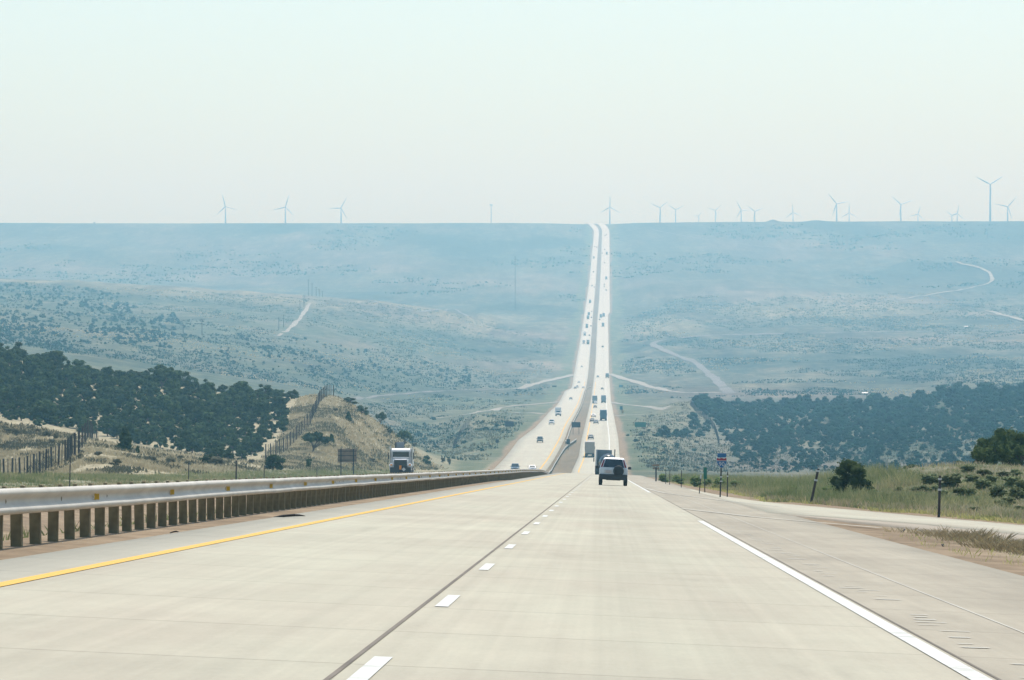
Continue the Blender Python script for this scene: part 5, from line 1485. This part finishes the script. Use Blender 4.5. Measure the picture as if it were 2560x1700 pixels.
SL = [(40, 1090, 22, 16), (118, 1092, 22, 18), (130, 1110, 18, 12), (20, 1082, 30, 10), (140, 1100, 14, 20), (56, 1205, 26, 14), (200, 1148, 14, 14), (245, 1140, 26, 12), (290, 1165, 30, 18), (380, 1155, 28, 16), (425, 1160, 30, 18), (365, 1150, 18, 10), (450, 1150, 22, 12), (470, 1165, 24, 14), (540, 1165, 46, 24), (630, 1160, 20, 12), (205, 1135, 12, 10), (92, 1080, 26, 8), (340, 1130, 16, 10), (510, 1155, 20, 12)]
for x, y, w, h in SL:
    p = hit(x, y, 400, 680)
    if p is None: continue
    tree('sage', p, h / F * p.y * 1.1, w / F * p.y * 1.2, 'grey-green sagebrush on the dry grass below the woodland', 'sagebrush', 'sagebrush below the woodland', 'sagebrush', trunk=False, sink=.03)

# ------------------------------------------------------------------ grasses (nobody could count them)
def blades(name, P, h, w, mat, label, tilt=.35, n=3, cat='grass', seed=1):
    """tufts of thin tapering blades at points P with heights h"""
    r = np.random.default_rng(seed)
    P = np.repeat(P, n, 0); h = np.repeat(h, n) * (.6 + .6 * r.random(len(P))); w = np.repeat(w, n)
    P = P + np.c_[r.normal(size=(len(P), 2)) * w[:, None] * 1.6, -.02 * np.ones(len(P))]
    a = r.random(len(P)) * 6.283
    d = np.c_[np.cos(a), np.sin(a), np.zeros(len(P))]
    l = np.c_[r.normal(size=(len(P), 2)) * tilt, np.ones(len(P))] * h[:, None]
    V = np.stack([P - d * w[:, None] * .5, P + d * w[:, None] * .5, P + l * .6 + d * w[:, None] * .3, P + l], 1)
    V[:, :2, 2] -= .05
    o = np_mesh(name, V.reshape(-1, 3), np.arange(len(P) * 4).reshape(-1, 4), mat)
    return tag(o, label, cat, kind='stuff')
def field(n, ufun, Yr, seed, logy=True, th=None, sx=2.5, sy=7):
    r = np.random.default_rng(seed)
    Y = np.exp(r.uniform(math.log(Yr[0]), math.log(Yr[1]), n)) if logy else r.uniform(*Yr, n)
    u = ufun(Y, r)
    X = u + DRIFT * Y
    if th is not None:
        k = fbm(X / sx, Y / sy, 3) > th
        X, Y = X[k], Y[k]
    return np.stack([X, Y, terrain(X, Y)], 1), r
edge_u = lambda Y: np.where(Y < 172, ramp_r(Y), UR)
# tall green grass of the verge
P, r = field(26000, lambda Y, r: edge_u(Y) + 1.5 + np.where(Y < 190, 4.2, 8) * r.random(len(Y)) ** 1.3, (95, 520), 21, th=-.22)
k = (P[:, 0] - DRIFT * P[:, 1] - edge_u(P[:, 1]))
hgt = (.14 + (.30 + .36 * sst(160, 260, P[:, 1])) * sst(1.0, 3.0, k)) * (.6 + .7 * (fbm(P[:, 0] / 1.6, P[:, 1] / 6, 3) + .5)) * np.where(P[:, 1] < 150, .55, 1)
blades('verge_grass', P, hgt, np.full(len(P), .035), M['grass_green'], 'tall green grass along the verge', seed=2)
P, r = field(9000, lambda Y, r: edge_u(Y) + 1.1 + 2.6 * r.random(len(Y)), (95, 420), 22, th=-.06, sx=1.5, sy=5)
blades('verge_grass', P, np.full(len(P), .15), np.full(len(P), .05), M['grass_yellow'], 'pale yellow flowering weeds along the edge of the verge', .6, seed=3)
P, r = field(14000, lambda Y, r: edge_u(Y) + 3 + 22 * r.random(len(Y)), (110, 300), 23, th=.0)
blades('knoll_grass', P, np.full(len(P), .26), np.full(len(P), .035), M['grass_tan'], 'dry bunch grass over the knoll', .5, 3, seed=4)
P, r = field(8000, lambda Y, r: edge_u(Y) + 1.3 + np.where(Y < 190, 5, 9) * r.random(len(Y)), (95, 420), 29, th=-.05)
blades('verge_grass', P, np.full(len(P), .30), np.full(len(P), .04), M['grass_tan'], 'bleached dry grass mixed into the verge', .45, seed=31)
# the dry gore between road and ramp
P, r = field(11000, lambda Y, r: 5.55 + (ramp_l(Y) - 5.7) * (.30 + .66 * r.random(len(Y)) ** .8), (52, 96), 24, th=.06, sx=.7, sy=2.2)
k = P[:, 1] < 84
P = P[k | (r.random(len(P)) < .25)]
blades('gore_grass', P, np.full(len(P), .17) * (.55 + .9 * (fbm(P[:, 0] / .9, P[:, 1] / 3, 2) + .5)), np.full(len(P), .008), M['grass_dry'], 'dry brown grass in the bare gore', .8, 3, seed=5)
P, r = field(500, lambda Y, r: 5.7 + 5 * r.random(len(Y)), (50, 90), 25)
blades('gore_grass', P, np.full(len(P), .11), np.full(len(P), .008), M['grass_yellow'], 'few yellow weeds in the bare gore', .5, seed=6)
# green strip beyond the oncoming carriageway, and the median
P, r = field(20000, lambda Y, r: -30.2 - 10 * r.random(len(Y)) ** 1.3, (190, 760), 26, th=-.3)
k = -(P[:, 0] - DRIFT * P[:, 1]) - 30
hgt = (.12 + .24 * sst(1.2, 4.5, k)) * (.6 + .8 * (fbm(P[:, 0] / 2, P[:, 1] / 8, 3) + .5))
blades('roadside_grass', P, hgt, np.full(len(P), .045), M['grass_green'], 'green grass strip at the foot of the hillside', seed=7)
P, r = field(9000, lambda Y, r: -30.0 - 22 * r.random(len(Y)), (190, 640), 27, th=0)
blades('roadside_grass', P, np.full(len(P), .24), np.full(len(P), .05), M['grass_tan'], 'yellowing grass mixed into the roadside strip', seed=8)
P, r = field(700, lambda Y, r: -8.1 - 5 * r.random(len(Y)), (40, 320), 28)
blades('median_weeds', P, np.full(len(P), .22), np.full(len(P), .04), M['grass_green'], 'sparse green weeds on the gravel behind the guardrail', .6, seed=9)
P, r = field(900, lambda Y, r: -7.9 + .5 * r.random(len(Y)), (40, 320), 281)
# bunch grass and low brush textures on the near hills
def hillside(name, n, poly, y0, y1, h, w, mat, label, seed, th=None, nb=3, sx=9, sy=3):
    rs = random.Random(seed); xs_, ys_ = [p[0] for p in poly], [p[1] for p in poly]
    r = np.random.default_rng(seed)
    x = r.uniform(min(xs_), max(xs_), n); y = r.uniform(min(ys_), max(ys_), n)
    P0, keep = hits_vec(x, y, y0)
    keep &= (P0[:, 1] < y1) & np.array([inside(a, b, poly) for a, b in zip(x, y)])
    X, Y, Z = P0.T
    a_, _ = edge_l(Y); _, b2 = edge_r(Y)
    keep &= (X < a_ - 5) | (X > b2 + 5)
    if y1 > 1100:
        for rp_, hw in DIRT:
            s_ = keep & (X > rp_[:, 0].min() - hw) & (X < rp_[:, 0].max() + hw) & (Y > rp_[:, 1].min() - 60) & (Y < rp_[:, 1].max() + 60)
            k_ = np.nonzero(s_)[0]
            if len(k_):
                dm = np.min(np.abs(X[k_][:, None] - np.interp(Y[k_], np.sort(rp_[:, 1]), rp_[np.argsort(rp_[:, 1]), 0])[:, None]), 1) if np.ptp(rp_[:, 1]) > 3 * np.ptp(rp_[:, 0]) else np.sqrt(np.min((X[k_][:, None] - rp_[None, :, 0]) ** 2 + ((Y[k_][:, None] - rp_[None, :, 1]) * .35) ** 2, 1))
                keep[k_[dm < hw + 2]] = False
    if th is not None: keep &= fbm(X / sx, Y / (sy * 4), 3) > th
    P = np.stack([X, Y, Z], 1)[keep]
    return blades(name, P, np.full(len(P), h), np.full(len(P), w), mat, label, .5, nb, 'grass', seed)
SPUR = [(640, 1165), (700, 1100), (742, 1000), (760, 984), (830, 985), (890, 1012), (945, 1052), (1010, 1082), (1100, 1115), (1180, 1160), (1170, 1175), (640, 1180)]
KNOLL = [(-60, 1014), (0, 1026), (110, 1052), (213, 1078), (300, 1096), (450, 1126), (640, 1150), (700, 1176), (-60, 1212)]
hillside('hill_grass', 24000, SPUR, 560, 960, .38, .16, M['grass_tan'], 'pale bunch grass over the bare spur', 41, None, 3)
hillside('hill_brush', 16000, SPUR, 560, 960, .40, .26, M['leaf_sage'], 'low grey brush speckling the bare spur', 42, .06, 4, 4, 3)
hillside('hill_grass', 26000, KNOLL, 330, 680, .34, .10, M['grass_tan'], 'pale bunch grass over the fenced knoll', 43, -.1, 3)
hillside('hill_brush', 12000, KNOLL, 330, 680, .38, .22, M['leaf_sage'], 'low grey brush speckling the fenced knoll', 44, .12, 4, 4, 3)
RKNOLL = [(2160, 1205), (2250, 1186), (2330, 1166), (2420, 1160), (2570, 1158), (2570, 1290), (2400, 1280), (2200, 1262)]
hillside('knoll_grass', 5000, RKNOLL, 115, 280, .16, .05, M['grass_green'], 'green grass between the sagebrush of the knoll', 45, -.1, 4, 2, 1)
for x, Y, w, h in ((1905, 232, .9, .55), (1862, 250, 1.0, .6), (1945, 215, .8, .5), (1800, 265, 1.1, .75), (1990, 205, .8, .5), (1740, 300, 1.1, .8), (1695, 335, 1.2, .8), (1838, 240, .8, .6), (2075, 192, .9, .5), (2180, 178, .7, .4), (1660, 370, 1.2, .9), (1770, 285, .9, .7)):
    tree('verge', at(x, Y), h, w, 'loose green weed clump in the tall grass of the verge', 'shrub', 'weed clumps of the verge', 'weed_clump', trunk=False)
# fine scrub over everything further out, far past counting
def far_scrub(n, poly, y0, y1, h, w, mat, label, seed, th, sx, sy):
    o = hillside('far_scrub', n, poly, y0, y1, h, w, mat, label, seed, th, 4, sx, sy)
    o['category'] = 'scrub'
    return o
RSLOPE = [(1575, 1060), (1640, 1020), (1715, 1000), (1790, 1022), (2640, 1000), (2640, 1180), (1860, 1182), (1640, 1178), (1570, 1150)]
far_scrub(9000, RSLOPE, 900, 2150, .55, .42, M['leaf_sage'], 'grey sage over the slope below the hazy wooded hill', 61, -.10, 14, 8)
far_scrub(1600, RSLOPE, 900, 2150, .65, .50, M['leaf_far'], 'low dark scrub over the slope below the hazy wooded hill', 62, .06, 22, 10)
LVALE = [(900, 1010), (1100, 990), (1240, 1000), (1330, 1000), (1290, 1080), (1225, 1150), (1160, 1160), (1000, 1110)]
far_scrub(3000, LVALE, 1100, 2500, .7, .55, M['leaf_far'], 'low dark scrub in the vale left of the oncoming carriageway', 63, .02, 26, 14)
far_scrub(3500, LVALE, 1100, 2500, .55, .5, M['leaf_sage'], 'grey sage in the vale left of the oncoming carriageway', 64, -.1, 14, 8)
LTERR = [(-60, 700), (600, 735), (1000, 760), (1250, 810), (1390, 860), (1360, 1000), (900, 1000), (700, 960), (300, 900), (-60, 850)]
far_scrub(16000, LTERR, 1150, 4600, .9, .9, M['leaf_far'], 'fine scrub over the hazy terrace on the left', 65, -.02, 45, 26)
far_scrub(9000, LTERR, 1150, 4600, .8, 1.1, M['grass_tan'], 'pale grass patches over the hazy terrace on the left', 66, .16, 60, 30)
RVALL = [(1560, 800), (1700, 745), (2100, 720), (2640, 720), (2640, 985), (1900, 990), (1560, 1000)]
far_scrub(13000, RVALL, 2150, 5200, 1.0, 1.1, M['leaf_far'], 'fine scrub over the valley floor on the right', 67, -.02, 60, 40)
far_scrub(8000, RVALL, 2150, 5200, .9, 1.4, M['grass_tan'], 'pale grass patches over the valley floor on the right', 68, .20, 70, 40)
MESA = [(-60, 565), (2640, 560), (2640, 720), (2100, 720), (1560, 760), (1380, 780), (1380, 700), (1000, 750), (600, 725), (-60, 690)]
far_scrub(6500, MESA, 4900, 6950, 2.0, 2.6, M['leaf_far'], 'faint dark scrub on the face of the far rim', 69, .14, 120, 70)
# ------------------------------------------------------------------ wind turbines on the plateau beyond the rim
def turbine(x, yhub, D, blade_px, a0, label, group='wind turbines beyond the rim', face=0.0, rotor=True):
    X_ = (x - HX) / F * D
    zh = zy(yhub, D); zb = float(terrain(X_, D)) - 1
    s = blade_px / F * D / 40.0      # 40 m blades are the pattern
    t = empty('wind_turbine', (X_, D, zb)); tag(t, label, 'wind turbine', group)
    H_ = zh - zb
    MB().tube((0, 0, 0), (0, 0, H_ - 1.2 * s), 2.6 * s, 1.6 * s, 14).build('tower', M['turbine'], t, smooth=True)
    nac = MB().box((0, .6 * s, H_), (3.4 * s, 8.5 * s, 3.4 * s), top=(.9, .95)).build('nacelle', M['turbine'], t)
    if rotor:
        MB().tube((0, -5.6 * s, H_), (0, -3.4 * s, H_), .9 * s, 1.7 * s, 12).build('hub', M['turbine'], t)
        for k in range(3):
            rings = []
            for q, c, th in ((0, 1.5, 1.5), (.06, 1.7, 1.4), (.2, 3.0, .9), (.5, 2.1, .55), (.8, 1.3, .35), (1.0, .45, .15)):
                rings.append([(c * .35 * s, -th * .5 * s, q * 40 * s), (-c * .65 * s, 0, q * 40 * s), (c * .35 * s, th * .5 * s, q * 40 * s), (c * .5 * s, 0, q * 40 * s)])
            b = MB().loft(rings).build('blade', M['turbine'], t, smooth=True)
            b.location = (0, -4.4 * s, H_); b.rotation_euler = (0, math.radians(a0 + 120 * k), 0)
        t.rotation_euler = (0, 0, face)
    return t
TB = [  # x, hub y, distance, blade length in pixels, angle of one blade clockwise from up
 (563.8, 516, 7534, 32, -14, 'leftmost of the three turbines over the hazy terrace'), (713.5, 517.5, 7534, 32, 16, 'middle one of the three turbines over the hazy terrace'),
 (852.8, 520, 7576, 32, 29, 'right one of the three turbines over the hazy terrace'), (1524.5, 517.6, 7618, 31, 0, 'turbine with one blade straight up right beside the highway'),
 (1650, 518.7, 7618, 27, 54, 'turbine with two blades raised in a wide fork next right of the highway one'), (1689, 524, 7954, 23, 62, 'smaller pale turbine close to the wide forked one'),
 (1746, 540, 8206, 14, 40, 'tiny pale turbine barely above the skyline'), (1788.5, 525.7, 7954, 21, 48, 'pale turbine alone between the tiny one and the crossing pair'),
 (1853, 524.6, 7702, 27, -28, 'left turbine of the pair whose blades nearly meet'), (1887, 528.4, 7828, 26, 68, 'right turbine of the pair whose blades nearly meet'),
 (1982.6, 531, 7870, 25, -6, 'turbine between the two knobs of the rim'), (2091.6, 509, 7450, 33, -40, 'tall pale turbine overlapping another behind it'),
 (2123, 532, 7870, 25, 0, 'shorter turbine just right of the tall pale one'), (2252, 511, 7576, 32, -50, 'pale turbine with a wide fork of blades left of the big one'),
 (2295, 535, 8038, 24, 15, 'low faint turbine right of the wide forked pale one'), (2393, 534, 7996, 25, 10, 'low faint turbine with a blade up left of the big one'),
 (2380, 538, 8248, 20, 65, 'faintest turbine half behind another left of the big one'),
 (2475.5, 460.7, 7330, 42, 58, 'biggest and clearest turbine, towering over the rim'), (2519, 516.5, 7534, 33, 42, 'pale turbine just behind the biggest one')]
for x, yh, D, bp, a0, lb in TB:
    turbine(x, yh, D, bp, a0, lb, face=random.uniform(-.15, .15))
t = empty('met_mast', ((1228 - HX) / F * 7600, 7600, 0)); tag(t, 'thin lattice mast standing alone on the skyline left of the highway', 'mast')
zt, zb = zy(511, 7600), zy(566, 7600)
mb = MB().tube((0, 0, zb), (0, 0, zt), .8, .6, 6)
mb.build('shaft', M['turbine'], t)
MB().box((0, 0, zt - 1), (6, 1, 1.6)).build('crossarm', M['turbine'], t)

# ------------------------------------------------------------------ the air
TOP = 12.0 + max((HY - yh + bp) / F * D for _, yh, D, bp, _, _ in TB)
hz = MB().box((0, 4200, (TOP + Z_MIN - 1) / 2), (5400, 8520, TOP - (Z_MIN - 1))).build('haze', bpy.data.materials.new('haze_air'))
hm = hz.data.materials[0]; hm.use_nodes = True; nt = hm.node_tree
for n in list(nt.nodes):
    if n.type != 'OUTPUT_MATERIAL': nt.nodes.remove(n)
v = nt.nodes.new('ShaderNodeVolumePrincipled')
v.inputs['Color'].default_value = (.34, .74, 1.0, 1)
v.inputs['Density'].default_value = HAZE
v.inputs['Anisotropy'].default_value = 0.3
v.inputs['Absorption Color'].default_value = (1, 1, 1, 1)
nt.links.new(v.outputs[0], nt.nodes['Material Output'].inputs['Volume'])
tag(hz, 'pale blue summer haze filling the valley', 'haze', kind='stuff')

# ------------------------------------------------------------------ daylight
EL, AZ = math.radians(62), math.radians(14)   # ahead and a little to the right
w = bpy.data.worlds.new('World'); scene.world = w; w.use_nodes = True
nt = w.node_tree
sky = nt.nodes.new('ShaderNodeTexSky'); sky.sky_type = 'NISHITA'; sky.sun_disc = False
sky.sun_elevation = EL; sky.sun_rotation = AZ
sky.air_density = AIR; sky.dust_density = DUST; sky.ozone_density = OZONE
bg = nt.nodes['Background']; bg.inputs['Strength'].default_value = SKY
mx = nt.nodes.new('ShaderNodeMix'); mx.data_type = 'RGBA'; mx.blend_type = 'MULTIPLY'; mx.inputs[0].default_value = 1.0
mx.inputs[7].default_value = (*TINT, 1)        # the smoky air takes out a little red
nt.links.new(sky.outputs[0], mx.inputs[6]); nt.links.new(mx.outputs[2], bg.inputs['Color'])
sl = bpy.data.lights.new('sun', 'SUN'); sl.energy = SUN; sl.angle = math.radians(.5); sl.color = (1, .955, .88)
so = bpy.data.objects.new('sun', sl); COL.objects.link(so)
d = Vector((math.sin(AZ) * math.cos(EL), math.cos(AZ) * math.cos(EL), math.sin(EL)))
so.rotation_euler = d.to_track_quat('Z', 'Y').to_euler(); so.location = (0, 0, 50)

cam = bpy.data.cameras.new('camera'); cam.sensor_width = 36.0; cam.lens = 36.0 * F / 2560.0
cam.clip_start = .5; cam.clip_end = 60000
co = bpy.data.objects.new('camera', cam); COL.objects.link(co)
co.location = (0, 0, 0); co.rotation_euler = (math.pi / 2, 0, 0)
scene.camera = co
scene.view_settings.view_transform = 'Standard'; scene.view_settings.look = 'None'
scene.view_settings.exposure = EXPO; scene.view_settings.gamma = 1.0
scene.cycles.use_denoising = True
scene.cycles.max_bounces = 6; scene.cycles.diffuse_bounces = 3; scene.cycles.volume_bounces = VB
scene.cycles.transparent_max_bounces = 8
